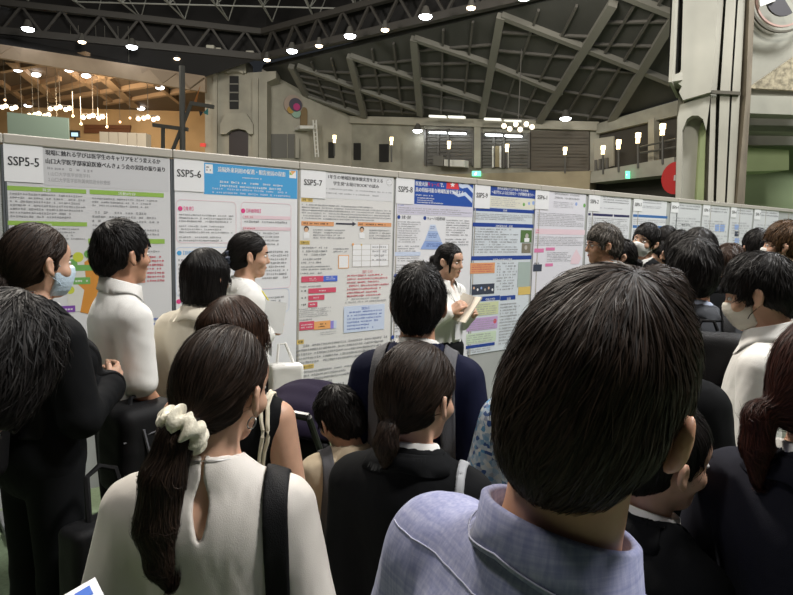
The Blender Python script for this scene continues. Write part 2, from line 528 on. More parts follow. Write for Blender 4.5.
# ------------------------------------------------------------------ concrete tower left of centre
YT = V0.y - 1.0
def TP(px, py, d=0.0): return at(px, py, YT - d)
def tower_poly(pts, d, th): return [TP(x, y, d) for x, y in pts], Vector((0, th, 0))
tw = MB()
zt0 = 240
tw.prism(*tower_poly([(205, zt0), (205, 82), (200, 80), (199, 68), (222, 70), (246, 73), (259, 72), (276, 71), (276, 78), (267, 82), (267, zt0)], 0, 3.0))
tw.prism(*tower_poly([(225, 72), (225, 58), (245, 58), (246, 73)], 0.25, 2.0))
tw.prism(*tower_poly([(252, zt0), (252.5, 78), (258, 78), (258, zt0)], 0.2, .5))
tw.prism(*tower_poly([(212, zt0), (213, 72), (217, 72), (216.5, zt0)], 0.2, .5))
tw.prism(*tower_poly([(220, 134), (220, 124), (226, 113), (246, 113), (253, 124), (253, 134), (249, 134), (245, 130), (238, 128.5), (231, 130), (226, 134)], 0.45, .8))
tw.prism(*tower_poly([(227, 73), (227, 70.5), (232, 69), (238, 69), (243, 71), (243, 73.5), (238, 71.5), (232, 71.5)], 0.4, .5))
struct(tw.build('pillar_tower', M_CONC2))
b = MB(); b.prism(*tower_poly([(229.5, 109), (229.5, 76), (238.5, 76), (238.5, 109)], 0.06, .1)); struct(b.build('window_7', M_BLACK))
b = MB()
for y in (84, 92.5, 101): b.bar(TP(229.5, y, .1), TP(238.5, y, .1), .07)
struct(b.build('window_7_bars', M_STEEL))
b = MB(); b.prism(*tower_poly([(229, 160), (229, 134), (232, 131), (238, 130), (244, 131), (248, 134), (248, 160)], 0.05, .1)); struct(b.build('door_6', mat('arch_door', (.03, .02, .02), .5)))

# ------------------------------------------------------------------ lobby on the left behind the opening
la, lb = at_z(-40, 38, 10.6), at_z(205, 76, 10.6)
lq = (lb - la).normalized()
fz = MB()
n = 9
fa, fb_ = at_z(-40, 38, 9.9), at_z(205, 76, 9.9)
fz.prism([fa, fb_, at(205, 92, fb_.y), at(-40, 51, fa.y)], Vector((0, .4, 0)))
struct(fz.build('wall_left', M_FASC))
fz = MB(); fz.prism([fa + UP * -.05, fb_ + UP * -.05, pVl + UP * .1, pL + UP * .1], Vector((0, .3, .1))); struct(fz.build('wall_left_upper', M_CEIL))
fz = MB(); fz.prism([Vector((fa.x, 0, 0)), Vector((fa.x, 0, 15)), Vector((fa.x, fa.y, 15)), Vector((fa.x, fa.y, 0))], (-.4, 0, 0)); struct(fz.build('wall_left_side', M_CONC))
zz = MB()
for i in range(n):
    x0, x1 = -40 + 245 * i / n, -40 + 245 * (i + 1) / n
    f = lambda x, k: (38 + (x + 40) / 245 * 38) * (1 - k) + (50 + (x + 40) / 245 * 42) * k
    yy = lambda x: fa.y + (fb_.y - fa.y) * (x + 40) / 245 - .06
    xm = (x0 + x1) / 2
    zz.prism([at(x0, f(x0, .15), yy(x0)), at(x1, f(x1, .15), yy(x1)), at(xm, f(xm, .95), yy(xm))], Vector((0, -.25, 0)))
struct(zz.build('trim_8', mat('beige_relief', (.30, .225, .16), .8)))
YL = 46.0
c0, c1, c2, c3 = at(-60, 48, la.y + 1), at(206, 92, lb.y + 1), at(206, 113, YL), at(-60, 106, YL)
c2.z = c3.z = at(60, 108, YL).z
lc = MB(); lc.prism([c0, c1, c2, c3], (0, 0, .3)); struct(lc.build('ceiling_lobby', M_LOBC))
LN = (c1 - c0).cross(c3 - c0).normalized()
if LN.z > 0: LN = -LN
def lobby_z(x, y): return c0.z - ((x - c0.x) * LN.x + (y - c0.y) * LN.y) / LN.z
def LC(px, py): return on_plane(px, py, c0 + LN * .15, LN)
bm_ = MB()
for a, b, w in (((10, 60), (52, 96), .5), ((88, 62), (136, 106), .6), ((0, 70), (88, 55), .3), ((20, 100), (135, 68), .3), ((50, 100), (190, 78), .3), ((105, 103), (200, 88), .3), ((0, 92), (60, 78), .25), ((45, 52), (110, 100), .25), ((140, 70), (180, 102), .25), ((0, 82), (30, 104), .25)):
    bm_.bar(LC(*a), LC(*b), w, .3, up=LN)
struct(bm_.build('ceiling_lobby_beams', M_LOBB))
lw = MB(); lw.box(((c2.x + c3.x) / 2 + 1, YL + .2, 5), (abs(c2.x - c3.x) + 8, .3, 10)); struct(lw.build('wall_lobby', M_WARM))
lw = MB(); lw.box((min(c3.x, c0.x) - 3.2, (la.y + YL) / 2, 6), (.3, YL - la.y + 4, 12)); struct(lw.build('wall_lobby_side', M_WARM))
la_ = area_lamp('lobby_lamp', (-17, 36, 8.0), (-20, 44, 3.0), 680, 3.0, (1.0, 0.75, 0.5))
la2 = area_lamp('lobby_lamp', (-17, 34, 3.0), (-17, 36, 9.0), 130, 3.0, (1.0, 0.8, 0.6))
b = MB(); b.prism([at(84, 128, YL - .3), at(130, 128, YL - .3), at(130, 125, YL - .3), at(84, 124.5, YL - .3)], (0, .2, 0)); b.prism([at(84, 133, YL - .2), at(130, 133, YL - .2), at(130, 128, YL - .2), at(84, 128, YL - .2)], (0, .1, 0))
struct(b.build('trim_9', mat('dark_wood', (.13, .05, .02), .6)))
gp = MB(); gp.prism([down(at(7, 150, 24)), down(at(68, 152, 24)), at(68, 118, 24), at(7, 112, 24)], (0, .08, 0))
tag(gp.build('glass_screen', mat('pale_green_glass', (.42, .52, .42), .25)), 'pale green glass screen standing in the lobby behind the first poster board', 'screen')
tv = MB(); tv.box(at(75, 134, 25), (.38, .06, .26)); q_ = at(75, 134, 25); tv.tube([down(q_), q_], .04, 8); tv.disc(down(q_), .25, (0, 0, 1), .03); o = tv.build('monitor', mat('black_plastic', (.02, .02, .02), .4)); tag(o, 'small dark monitor right of the pale green glass screen', 'monitor')
sc_ = MB(); sc_.box(at(74.6, 134.5, 24.9), (.24, .03, .14)); sc_.build('monitor_screen', lamp_mat('monitor_glow', (.45, .65, .8), .7), o)
for i in range(5):
    bx = MB(); x = 99.5 + i * 9.4
    bx.prism([down(at(x, 152, 30)), down(at(x + 8.8, 153, 30)), at(x + 8.8, 132 + i * .3, 30), at(x, 131.7 + i * .3, 30)], (0, .6, 0))
    tag(bx.build('display_box', mat('cream_box', (.62, .52, .40), .7)), 'cream upright booth panel in the lobby, %s in the row' % ('first', 'second', 'third', 'fourth', 'last')[i], 'panel', 'cream booth panels in the lobby')
for i, (x, y) in enumerate(((6, 107), (39, 114.5), (60, 108), (93, 116.5), (148, 118))):
    r = empty('chandelier', at(x, y, 38))
    tag(r, 'warm chandelier of white globes in the lobby, %s from the left' % ('first', 'second', 'third', 'fourth', 'fifth')[i], 'chandelier', 'chandeliers in the lobby')
    for k in range(5):
        s = MB(); s.sphere(((k - 2) * .28, .1 * (k % 2), .06 * ((k * 7) % 3 - 1)), .13, 10, 6); s.build('globe', lamp_mat('globe_glow', (1, .83, .6), 2.6), r, smooth=True)
    s = MB(); s.bar((-.7, 0, .14), (.7, 0, .14), .04); s.tube([(0, 0, .14), (0, 0, lobby_z(r.location.x, r.location.y) - r.location.z + 1.3)], .02, 5); s.build('frame', M_STEELD, r)
r = empty('chandelier', FW(518, 127, 6.0))
tag(r, 'chandelier of six glowing globes hanging before the right shuttered bay', 'chandelier')
for k, (dx, dz) in enumerate(((-12, .2), (-7, -.6), (-2, .8), (2, -.7), (7, .9), (12, .1))):
    s = MB(); s.sphere((dx * .055, 0, dz * .16), .12, 10, 6); s.build('globe', lamp_mat('globe_glow', (1, .83, .6), 4.5), r, smooth=True)
s = MB(); s.bar((-.8, 0, .35), (.8, 0, .35), .05); rz_ = pV.z - ((r.location.x - pV.x) * RN.x + (r.location.y - pV.y) * RN.y) / RN.z - r.location.z; s.tube([(0, 0, .35), (0, 0, rz_ + .02)], .02, 5); s.build('frame', M_STEELD, r)
words = ('first', 'second', 'third', 'fourth', 'fifth', 'sixth', 'seventh', 'eighth', 'ninth', 'tenth', 'eleventh', 'twelfth')
for i, (x, y) in enumerate(((18, 68), (36, 73), (69, 68), (86, 74), (137, 75), (160, 86), (141, 107), (28, 104))):
    d = MB(); q_ = LC(x, y); d.sphere(q_ + Vector((0, 0, -.1)), (.27, .2, .12), 12, 6)
    tag(d.build('lobby_downlight', lamp_mat('lobby_white', (.95, .97, 1.0), 5), smooth=True), 'oval white lamp under the brown lobby ceiling, %s listed from the opening edge' % words[i], 'light', 'white lamps under the lobby ceiling')
for i, (x, y0, y1) in enumerate(((5, 46, 100), (22, 48, 121), (33, 50, 115), (48, 52, 118), (57, 54, 126), (73, 56, 116), (81, 58, 124), (98, 60, 118), (107, 62, 127), (120, 66, 122), (130, 67, 118))):
    r = empty('hanging_bulb', at(x, y1, 36))
    tag(r, 'small warm bulb on a long thin cord in the lobby opening, %s from the left' % words[i], 'light', 'bulbs on long cords in the lobby opening')
    q = Vector((0, 0, lobby_z(r.location.x, r.location.y) - r.location.z + 1.8))
    s = MB(); s.tube([(0, 0, 0), q], .012, 5); s.build('cord', M_STEEL, r)
    s = MB(); s.sphere((0, 0, 0), .07, 8, 6); s.build('bulb', lamp_mat('bulb_glow', (1.0, .7, .4), 2.0), r, smooth=True)
# mast with cross arms and pennants
ms = empty('flag_mast', down(at(182, 147, 22)))
tag(ms, 'dark steel mast with cross arms and a strut standing left of the concrete tower', 'mast')
o0 = ms.location
def ml(x, y): return at(x, y, 22) - o0
m_ = MB(); m_.tube([(0, 0, 0), ml(182, 66)], .1, 8); m_.build('mast', M_STEELD, ms)
m_ = MB(); m_.bar(ml(190, 103), ml(214, 107), .12); m_.build('cross_arm', M_STEELD, ms)
m_ = MB(); m_.bar(ml(153, 125), ml(188, 129.5), .12); m_.build('cross_arm', M_STEELD, ms)
m_ = MB(); m_.bar(ml(191, 104), ml(172, 152), .1); m_.build('strut', M_STEELD, ms)
m_ = MB(); m_.bar(ml(163, 126), ml(163, 152), .1); m_.build('strut', M_STEELD, ms)
for nm, pts, c in (('pennant', ((193, 104), (200, 86), (196, 104)), (.35, .13, .03)), ('pennant', ((203, 113), (208, 108), (208, 115)), (.08, .3, .3)), ('pennant', ((199, 111), (203, 112), (200, 116)), (.05, .05, .06))):
    m_ = MB(); m_.prism([ml(*p) for p in pts], (0, .03, 0)); m_.build(nm, mat('pennant%.2f' % c[0], c, .8), ms)
fx = MB(); fx.box(at(203, 145, YT - .05) , (.32, .1, .2)); tag(fx.build('red_sign', mat('red_box', (.6, .05, .04), .5, emit=(.6, .05, .04), estr=.4)), 'small red lit box at the foot of the tower beside the mast', 'sign')

# ------------------------------------------------------------------ big concrete pillar and wall on the right
YP = 13.0
def PP(px, py, d=0.0): return at(px, py, YP - d)
pl = MB()
def ppoly(pts, d, th): pl.prism([PP(x, y, d) for x, y in pts], Vector((0.52 * th, th, 0)))
ppoly([(674, 260), (677, 108), (681, 80), (684, -30), (752, -30), (747, 90), (735, 260)], 0.0, 2.0)
ppoly([(682, 86), (674, 81), (681, 70), (684, -30), (719, -30), (713, 78), (711, 92), (683, 100), (679, 92)], 0.45, .6)
ppoly([(706, 260), (711, 92), (720, -30), (726, -30), (716, 100), (712, 260)], 0.30, .5)
ppoly([(714, 260), (720, 95), (728, -30), (738, -30), (730, 95), (722, 260)], 0.34, .5)
ppoly([(724, 260), (732, 95), (740, -30), (747, -30), (740, 95), (731, 260)], 0.34, .5)
ppoly([(674, 260), (677.5, 118), (680, 105), (711, 93), (706, 130), (703, 119), (698, 115.5), (692, 115.5), (687, 119), (683, 128), (682, 130), (680, 260)], 0.32, .5)
struct(pl.build('pillar_right', M_CONC2))
b = MB(); b.prism([PP(693, 260, .1), PP(701, 130, .1), PP(704, 122, .1), PP(706, 130, .1), PP(702, 260, .1)], (0, .1, 0)); struct(b.build('trim_10', M_CONC3))
b = MB(); b.prism([PP(732, 260, .40), PP(746, 95, .42), PP(750.5, -30, .42), PP(756, -30, .1), PP(751, 95, .1), PP(741, 260, .1)], (0, .3, 0)); struct(b.build('trim_11', M_BROWNSTRIP))
b = MB(); b.bar(PP(711, 92, .38), PP(740, 93.5, .38), .06); struct(b.build('trim_12', M_GROOVE))
# slab with slit left of the pillar top; recess shade painted as black sheet
b = MB(); b.prism([PP(668.5, 82, .8), PP(672, 82, .8), PP(677, -30, .8), PP(674, -30, .8)], (.75, 1.4, 0)); b.prism([PP(668.5, 82, .8), PP(682, 80, .5), PP(682, 72, .5), PP(669, 76, .8)], (.32, .6, 0)); struct(b.build('trim_13', M_CONC2))
b = MB(); b.prism([PP(672, 74, .3), PP(681, 72, .3), PP(686, -30, .3), PP(676, -30, .3)], (0, .2, 0)); struct(b.build('window_8', M_BLACK))
# right wall surface beyond the pillar
b = MB(); b.prism([PP(744, 112, -.2), PP(860, 112, -.2), PP(860, -60, -.2), PP(744, -60, -.2)], (0, .4, 0)); b.prism([PP(744, 113, .05), PP(860, 117, .05), PP(860, 98, .05), PP(744, 95, .05)], (0, .5, 0)); struct(b.build('wall_right_upper', M_CONC))
b = MB(); b.prism([PP(746, 89, -.15), PP(860, 95, -.15), PP(860, 10, -.15)], (0, -.1, 0)); struct(b.build('wall_right_aggregate', M_AGG))
b = MB(); b.prism([PP(738, 300, -2.6), PP(860, 300, -2.6), PP(860, 105, -2.6), PP(738, 105, -2.6)], (0, .3, 0)); struct(b.build('wall_right_recess', mat('green_grey_wall', (.22, .27, .15), .85, noise=.12, nscale=.7)))
b = MB(); b.prism([PP(736, 172, -1.2), PP(789, 170, -1.2), PP(789, 150, -1.2), PP(736, 147, -1.2)], (0, 1.0, 0)); struct(b.build('beam', M_CONC3))
b = MB(); b.prism([PP(748, 131, -.6), PP(860, 133, -.6), PP(860, 127, -.6), PP(748, 125, -.6)], (0, .6, 0)); b.prism([PP(748, 145, -2.0), PP(860, 145, -2.0), PP(860, 112, -2.0), PP(748, 112, -2.0)], (0, .2, 0)); struct(b.build('beam', M_CONC))
ck = empty('wall_emblem', PP(784, -2, .1)); tag(ck, 'big round emblem ring on the concrete wall at the upper corner beside the pillar', 'emblem')
def ringm(r0, r1, y, th, mi=0, a0=0, a1=2 * PI, seg=40):
    m = MB()
    for i in range(seg):
        t, u = a0 + (a1 - a0) * i / seg, a0 + (a1 - a0) * (i + 1) / seg
        m.prism([(r0 * math.cos(t), y, r0 * math.sin(t)), (r1 * math.cos(t), y, r1 * math.sin(t)), (r1 * math.cos(u), y, r1 * math.sin(u)), (r0 * math.cos(u), y, r0 * math.sin(u))], (0, th, 0))
    return m
ringm(.60, .64, 0, .05).build('outer_ring', M_GROOVE, ck)
ringm(.50, .535, 0, .05, a0=PI * .9, a1=PI * 1.65).build('red_arc', mat('faded_red', (.42, .27, .23), .7), ck)
ringm(.0, .33, 0, .05, a0=PI * 1.02, a1=PI * 1.7).build('dark_segment', mat('emblem_black', (.05, .045, .05), .6), ck)
ringm(.2, .5, -.05, .05, a0=PI * .93, a1=PI * 1.12).build('white_segment', M_WHITEPAINT, ck)

# ------------------------------------------------------------------ ceiling spotlights in the edge truss
def spotlight(i, p, kind, lab):
    r = empty('ceiling_spotlight', p)
    tag(r, lab, 'light', 'spotlights along the ceiling edge')
    rr = .30 if kind == 'c' else .2
    s = MB(); s.tube([(0, 0, .42), (0, 0, .12), (0, 0, .02)], [rr * .35, rr * .75, rr], 14); s.build('housing', M_STEELD, r, smooth=True)
    s = MB(); s.sphere((0, 0, 0), (rr * .92, rr * .92, rr * .42), 14, 8); s.build('lamp', L_COOL if kind == 'c' else L_WARM, r, smooth=True)
edge = [(2, 1, 'c'), (28, 29, 'c'), (82, 42, 'w'), (132, 47, 'c'), (177, 59, 'w'), (267, 60, 'w'), (292, 51, 'c'), (319, 46, 'w'), (350, 36, 'c'), (385, 30, 'w'), (425.5, 16.5, 'c'), (471, 8, 'w'), (524, -3, 'c')]
od = ['at the upper corner of the hall', 'large white over the lobby opening', 'small warm over the lobby fascia', 'large white left of the tower', 'small warm beside the mast', 'small warm right of the tower', 'white, first up the sloping edge', 'warm, second up the sloping edge', 'white, third up the sloping edge', 'warm, fourth up the sloping edge', 'white, fifth up the sloping edge', 'warm, sixth up the sloping edge', 'white, last one up the sloping edge']
for i, (x, y, kd) in enumerate(edge):
    z = HB - .35 if x > 5 else HB + 2.0
    spotlight(i, at_z(x, y, z), kd, 'round ceiling spotlight, ' + od[i])
for x, y, lab in ((570, 101, 'big round white lamp hanging under the roof beams before the far wall corner'), (422, 116, 'round white lamp hanging at the top of the far wall')):
    spotlight(0, roof(x, y) - RN * 1.0, 'c', lab)
for i, (x, y, lab) in enumerate(((211, 50, 'first'), (218, 52.5, 'second'), (250.5, 55.5, 'third'))):
    b = MB(); b.box(at_z(x, y, HB + .3), (.45, .45, .45)); tag(b.build('loudspeaker', mat('pale_plastic', (.55, .53, .45), .6), bevel=.04), 'pale box loudspeaker hanging above the tower, %s from the left' % lab, 'loudspeaker', 'loudspeakers above the tower')
for i, (x, y) in enumerate(((440, 109), (459, 109.5), (495, 111.5), (515, 112.5))):
    b = MB(); b.bar(roof(x - 8, y - .3) - RN * .5, roof(x + 8, y + .2) - RN * .5, .25, .12)
    tag(b.build('roof_tube_light', lamp_mat('dim_tube', (.9, .9, .8), .8)), 'pale strip light under the roof edge above the bays, %s from the left' % words[i], 'light', 'strip lights under the roof edge')

# ------------------------------------------------------------------ the row of poster boards
def horizon_dir(px):
    lo, hi = -600.0, 1200.0
    for _ in range(60):
        m = (lo + hi) / 2
        if ray(px, m).z > 0: lo = m
        else: hi = m
    d = ray(px, (lo + hi) / 2)
    return Vector((d.x, d.y, 0)).normalized()
BT = horizon_dir(1178)                        # along the boards, away from the viewer
BN = Vector((BT.y, -BT.x, 0))                 # out of the boards, towards the crowd
BOARD_TOP = 2.10
B0 = at_z(172, 149.5, BOARD_TOP)
B0.z = 0
def BW(px, py):
    """where the sight line of a photo point meets the boards: metres along the row, height"""
    p = on_plane(px, py, B0, BN)
    return (p - B0).dot(BT), p.z
def BP(s, z, off=0.0): return B0 + BT * s + Vector((0, 0, z)) + BN * off
PW = (BW(1000, 240)[0] * 0 + BW(476, 180)[0]) / 3.0
print('panel width', PW, 'base', B0, 'z of poster foot', BW(466, 359))

M_PANEL = mat('board_grey', (.40, .41, .40), .75, noise=.04, nscale=3)
M_RAIL = mat('board_rail', (.46, .43, .38), .5, metal=.0)
M_POST = mat('board_seam', (.10, .11, .12), .6)
M_PAPER = mat('poster_paper', (.80, .80, .83), .55)
M_CARD = mat('number_card_paper', (.82, .82, .84), .6)
def flat(name, c): return mat('print_' + name, c, .55)
INK = flat('ink', (.025, .025, .03)); GREYINK = flat('grey_ink', (.36, .36, .38)); PALEINK = flat('pale_ink', (.42, .42, .45))
REDINK = flat('red_ink', (.60, .10, .14)); BLUEINK = flat('blue_ink', (.10, .17, .50)); PINK = flat('pink', (.75, .06, .25))
WHITE = flat('white', (.85, .85, .87)); GREEN = flat('green_bar', (.30, .50, .09)); SKY = flat('sky_blue', (.07, .36, .70))
NAVY = flat('navy', (.02, .06, .30)); ROYAL = flat('royal_blue', (.02, .08, .38)); YELLOW = flat('yellow_tab', (.72, .52, .16))
ORANGE = flat('orange_bar', (.75, .36, .17)); CRIMSON = flat('chart_red', (.68, .09, .16)); CHBLUE = flat('chart_blue', (.08, .16, .66))
CHOR = flat('chart_orange', (.85, .42, .16)); CHPUR = flat('chart_purple', (.30, .26, .70)); LBLUE = flat('pale_blue', (.60, .68, .85))
MBLUE = flat('mid_blue', (.30, .42, .74)); LPINK = flat('pale_pink', (.80, .62, .68)); LAV = flat('lavender', (.66, .64, .76))
PURPLE = flat('purple', (.20, .06, .38)); LIME = flat('pale_lime', (.63, .68, .42)); LILAC = flat('lilac', (.55, .38, .64)); MINT = flat('pale_mint', (.60, .72, .55))
TREE = flat('tree_orange', (.62, .26, .04)); LEAF = flat('leaf_green', (.16, .40, .10)); LEAFY = flat('leaf_yellow', (.55, .60, .06))
ARROW = flat('dark_arrow', (.05, .05, .07)); SKIN_P = flat('icon_skin', (.70, .45, .30)); PHOTOG = flat('photo_green', (.10, .18, .06)); PHOTOD = flat('photo_dark', (.05, .06, .09)); GREYW = flat('warm_grey', (.48, .45, .42))
CREAM = flat('cream', (.74, .72, .62)); PBLUE = flat('header_steel', (.05, .16, .42)); DKNAVY = flat('dark_navy', (.03, .03, .10)); TEALG = flat('grey_green', (.40, .48, .45))

_fontc = {}
def text_mesh(s):
    if s in _fontc: return _fontc[s]
    cu = bpy.data.curves.new('lettering', 'FONT')
    cu.body = s
    cu.resolution_u = 2
    o = bpy.data.objects.new('lettering', cu)
    COL.objects.link(o)
    bpy.context.view_layer.update()
    dg = bpy.context.evaluated_depsgraph_get()
    me = o.evaluated_get(dg).to_mesh()
    v = [tuple(x.co) for x in me.vertices]
    f = [tuple(p.vertices) for p in me.polygons]
    o.evaluated_get(dg).to_mesh_clear()
    bpy.data.objects.remove(o); bpy.data.curves.remove(cu)
    _fontc[s] = (v, f)
    return _fontc[s]

def text_on(s, O, X, Y, w, h, name, m, parent, bold=0.0):
    """lettering fitted into a w x h box whose lower left corner is O"""
    v, f = text_mesh(s)
    if not v: return None
    xs = [p[0] for p in v]; ys = [p[1] for p in v]
    x0, x1, y0, y1 = min(xs), max(xs), min(ys), max(ys)
    vv, ff = [], []
    for dx in ((0,) if not bold else (-bold, bold)):
        k = len(vv)
        vv += [O + X * ((p[0] - x0) / (x1 - x0) * w + dx) + Y * ((p[1] - y0) / (y1 - y0) * h) for p in v]
        ff += [tuple(i + k for i in q) for q in f]
    o = link(name, mesh_from(name, vv, ff, m), parent)
    return o

class Poster:
    def __init__(self, lab, x0, y0, x1, ybot=None, zbot=None, paper=M_PAPER):
        s0, z0 = BW(x0, y0)
        s1 = BW(x1, y0 + (x1 - x0) * .09)[0]
        zb = zbot if zbot is not None else BW(x0, ybot)[1]
        self.root = MB().prism([BP(s0, zb, .002), BP(s1, zb, .002), BP(s1, z0, .002), BP(s0, z0, .002)], BN * .0015).build('poster', paper)
        tag(self.root, lab, 'poster', 'posters on the board row')
        self.k = 0
    def off(self):
        self.k += 1
        return .0042 + .00003 * self.k
    def box(self, x0, y0, x1, y1):
        s0, z0 = BW(x0, y0)
        z1 = BW(x0, y1)[1]
        s1 = BW(x1, y0 + (x1 - x0) * .08)[0]
        return s0, z0, s1, z1
    def rect(self, x0, y0, x1, y1, m, name='colour_bar'):
        s0, z0, s1, z1 = self.box(x0, y0, x1, y1)
        o = self.off()
        link(name, mesh_from(name, [BP(s0, z1, o), BP(s1, z1, o), BP(s1, z0, o), BP(s0, z0, o)], [(0, 1, 2, 3)], m), self.root)
    def frame(self, x0, y0, x1, y1, m, w=.004, r=.03, name='rounded_frame'):
        s0, z0, s1, z1 = self.box(x0, y0, x1, y1)
        o = self.off()
        def loop(i):
            out = []
            for cx, cz, a in ((s1 - r, z0 - r, 0), (s0 + r, z0 - r, 1), (s0 + r, z1 + r, 2), (s1 - r, z1 + r, 3)):
                for t in range(5):
                    q = (a + t / 4) * PI / 2
                    out.append(BP(cx + (r - i) * math.cos(q), cz + (r - i) * math.sin(q), o))
            return out
        a, b = loop(0), loop(w)
        n = len(a)
        link(name, mesh_from(name, a + b, [(i, (i + 1) % n, n + (i + 1) % n, n + i) for i in range(n)], m), self.root)
    def text(self, x0, y0, x1, y1, s, m=INK, name='lettering', bold=0.0):
        s0, z0, s1, z1 = self.box(x0, y0, x1, y1)
        text_on(s, BP(s0, z1, self.off() + .0003), BT, Vector((0, 0, 1)), s1 - s0, z0 - z1, name, m, self.root, bold)
    def lines(self, x0, y0, x1, y1, n, m=GREYINK, fill=.9, name='text_block', gl=None, ragged=.25):
        """rows of tiny print too small to read: short strokes like characters"""
        if 1 < n <= 3:
            for i in range(n): self.lines(x0, y0 + (y1 - y0) * i / n, x1, y0 + (y1 - y0) * (i + 1) / n, 1, m, fill, 'text_line' if name == 'text_block' else name, gl, ragged)
            return
        s0, z0, s1, z1 = self.box(x0, y0, x1, y1)
        o = self.off() + .0003
        R = random.Random(int(x0 * 31 + y0 * 17))
        v, f = [], []
        lh = (z0 - z1) / n
        gl = gl or lh * .62
        for i in range(n):
            zt = z0 - i * lh - lh * .2
            zb_ = zt - lh * .55
            s = s0
            end = s1 - (s1 - s0) * (ragged * R.random() if R.random() < .6 else 0)
            while s < end - gl * .5:
                w = gl * R.uniform(.5, .95)
                if R.random() < fill:
                    a, b_ = zt - lh * .12 * R.random(), zb_ + lh * .12 * R.random()
                    kind = R.randrange(3)
                    parts = [(s, s + w, a, a - lh * .15), (s, s + w, b_ + lh * .15, b_)]
                    if kind == 0: parts += [(s + w * .4, s + w * .6, a, b_)]
                    elif kind == 1: parts += [(s, s + w * .2, a, b_), (s + w * .8, s + w, a, b_)]
                    else: parts = [(s, s + w * .3, a, b_), (s + w * .3, s + w, (a + b_) / 2 + lh * .08, (a + b_) / 2 - lh * .08), (s + w * .55, s + w * .75, a, b_)]
                    for p0, p1, q0, q1 in parts:
                        k = len(v)
                        v += [BP(p0, q1, o), BP(p1, q1, o), BP(p1, q0, o), BP(p0, q0, o)]
                        f.append((k, k + 1, k + 2, k + 3))
                s += gl
        if f: link(name, mesh_from(name, v, f, m), self.root)
    def poly(self, pts, m, name='figure'):
        o = self.off()
        v = []
        for p in pts:
            s, z = BW(*p)
            v.append(BP(s, z, o))
        link(name, mesh_from(name, v, [tuple(range(len(v)))], m), self.root)
    def dot(self, x, y, r, m, name='bullet'):
        s, z = BW(x, y)
        o = self.off()
        rr = abs(BW(x, y - r)[1] - z)
        link(name, mesh_from(name, [BP(s + rr * math.cos(t * PI / 8), z + rr * math.sin(t * PI / 8), o) for t in range(16)], [tuple(range(16))], m), self.root)
    def doctor(self, x, y, h):
        self.poly([(x - h * .22, y + h), (x - h * .25, y + h * .55), (x, y + h * .42), (x + h * .25, y + h * .58), (x + h * .24, y + h)], WHITE, 'doctor_coat')
        self.dot(x, y + h * .2, h * .24, INK, 'doctor_hair'); self.dot(x, y + h * .28, h * .19, SKIN_P, 'doctor_face')

def number_card(s, x0, y0, x1, y1, tx0, ty0, tx1, ty1, lab):
    s0, z0 = BW(x0, y0); z1 = BW(x0, y1)[1]; s1 = BW(x1, y0 + (x1 - x0) * .09)[0]
    r = MB().prism([BP(s0, z1, .0058), BP(s1, z1, .0066), BP(s1, z0, .0060), BP(s0, z0, .0058)], BN * .001).build('number_card', M_CARD)
    tag(r, lab, 'card', 'number cards on the board row')
    a, c = BW(tx0, ty0); b = BW(tx0, ty1)[1]; d = BW(tx1, ty0 + (tx1 - tx0) * .08)[0]
    text_on(s, BP(a, b, .0082), BT, Vector((0, 0, 1)), d - a, c - b, 'lettering', INK, r, .0009)

# boards
carry = ['left of the SSP5-5 poster', 'behind the SSP5-5 poster', 'behind the SSP5-6 poster', 'behind the SSP5-7 poster', 'behind the SSP5-8 poster', 'behind the SSP5-9 poster', 'behind the SSP6-1 poster', 'behind the SSP6-2 poster', 'behind the SSP6-3 poster', 'behind the SSP6-4 poster', 'behind the SSP6-5 poster', 'behind the SSP6-6 poster', 'behind the SSP6-7 poster', 'empty at the far end of the row']
for i in range(-2, 12):
    r = empty('poster_board', BP((i + .5) * PW, 0, -.02))
    r.rotation_euler = (0, 0, math.atan2(BT.y, BT.x))
    tag(r, 'grey poster board with a pale top rail, ' + carry[i + 2], 'poster board', 'poster boards in one long row')
    m = MB(); m.box((0, 0, 1.09), (PW - .012, .035, 1.90)); m.build('panel', M_PANEL, r)
    m = MB(); m.box((0, -.004, 2.075), (PW - .002, .055, .05)); m.build('top_rail', M_RAIL, r, bevel=.006)
    for sx in (-1, 1):
        dark = (i, sx) in ((-1, 1), (0, -1), (6, 1), (7, -1), (-2, 1), (-1, -1))
        m = MB(); m.box((sx * (PW / 2 - (.006 if dark else .004)), -.002, 1.025), (.010 if dark else .006, .045, 2.04)); m.build('side_post', M_POST if dark else M_RAIL, r)
        m = MB(); m.box((sx * (PW / 2 - .05), 0, .02), (.05, .42, .04)); m.build('foot', M_POST, r, bevel=.01)

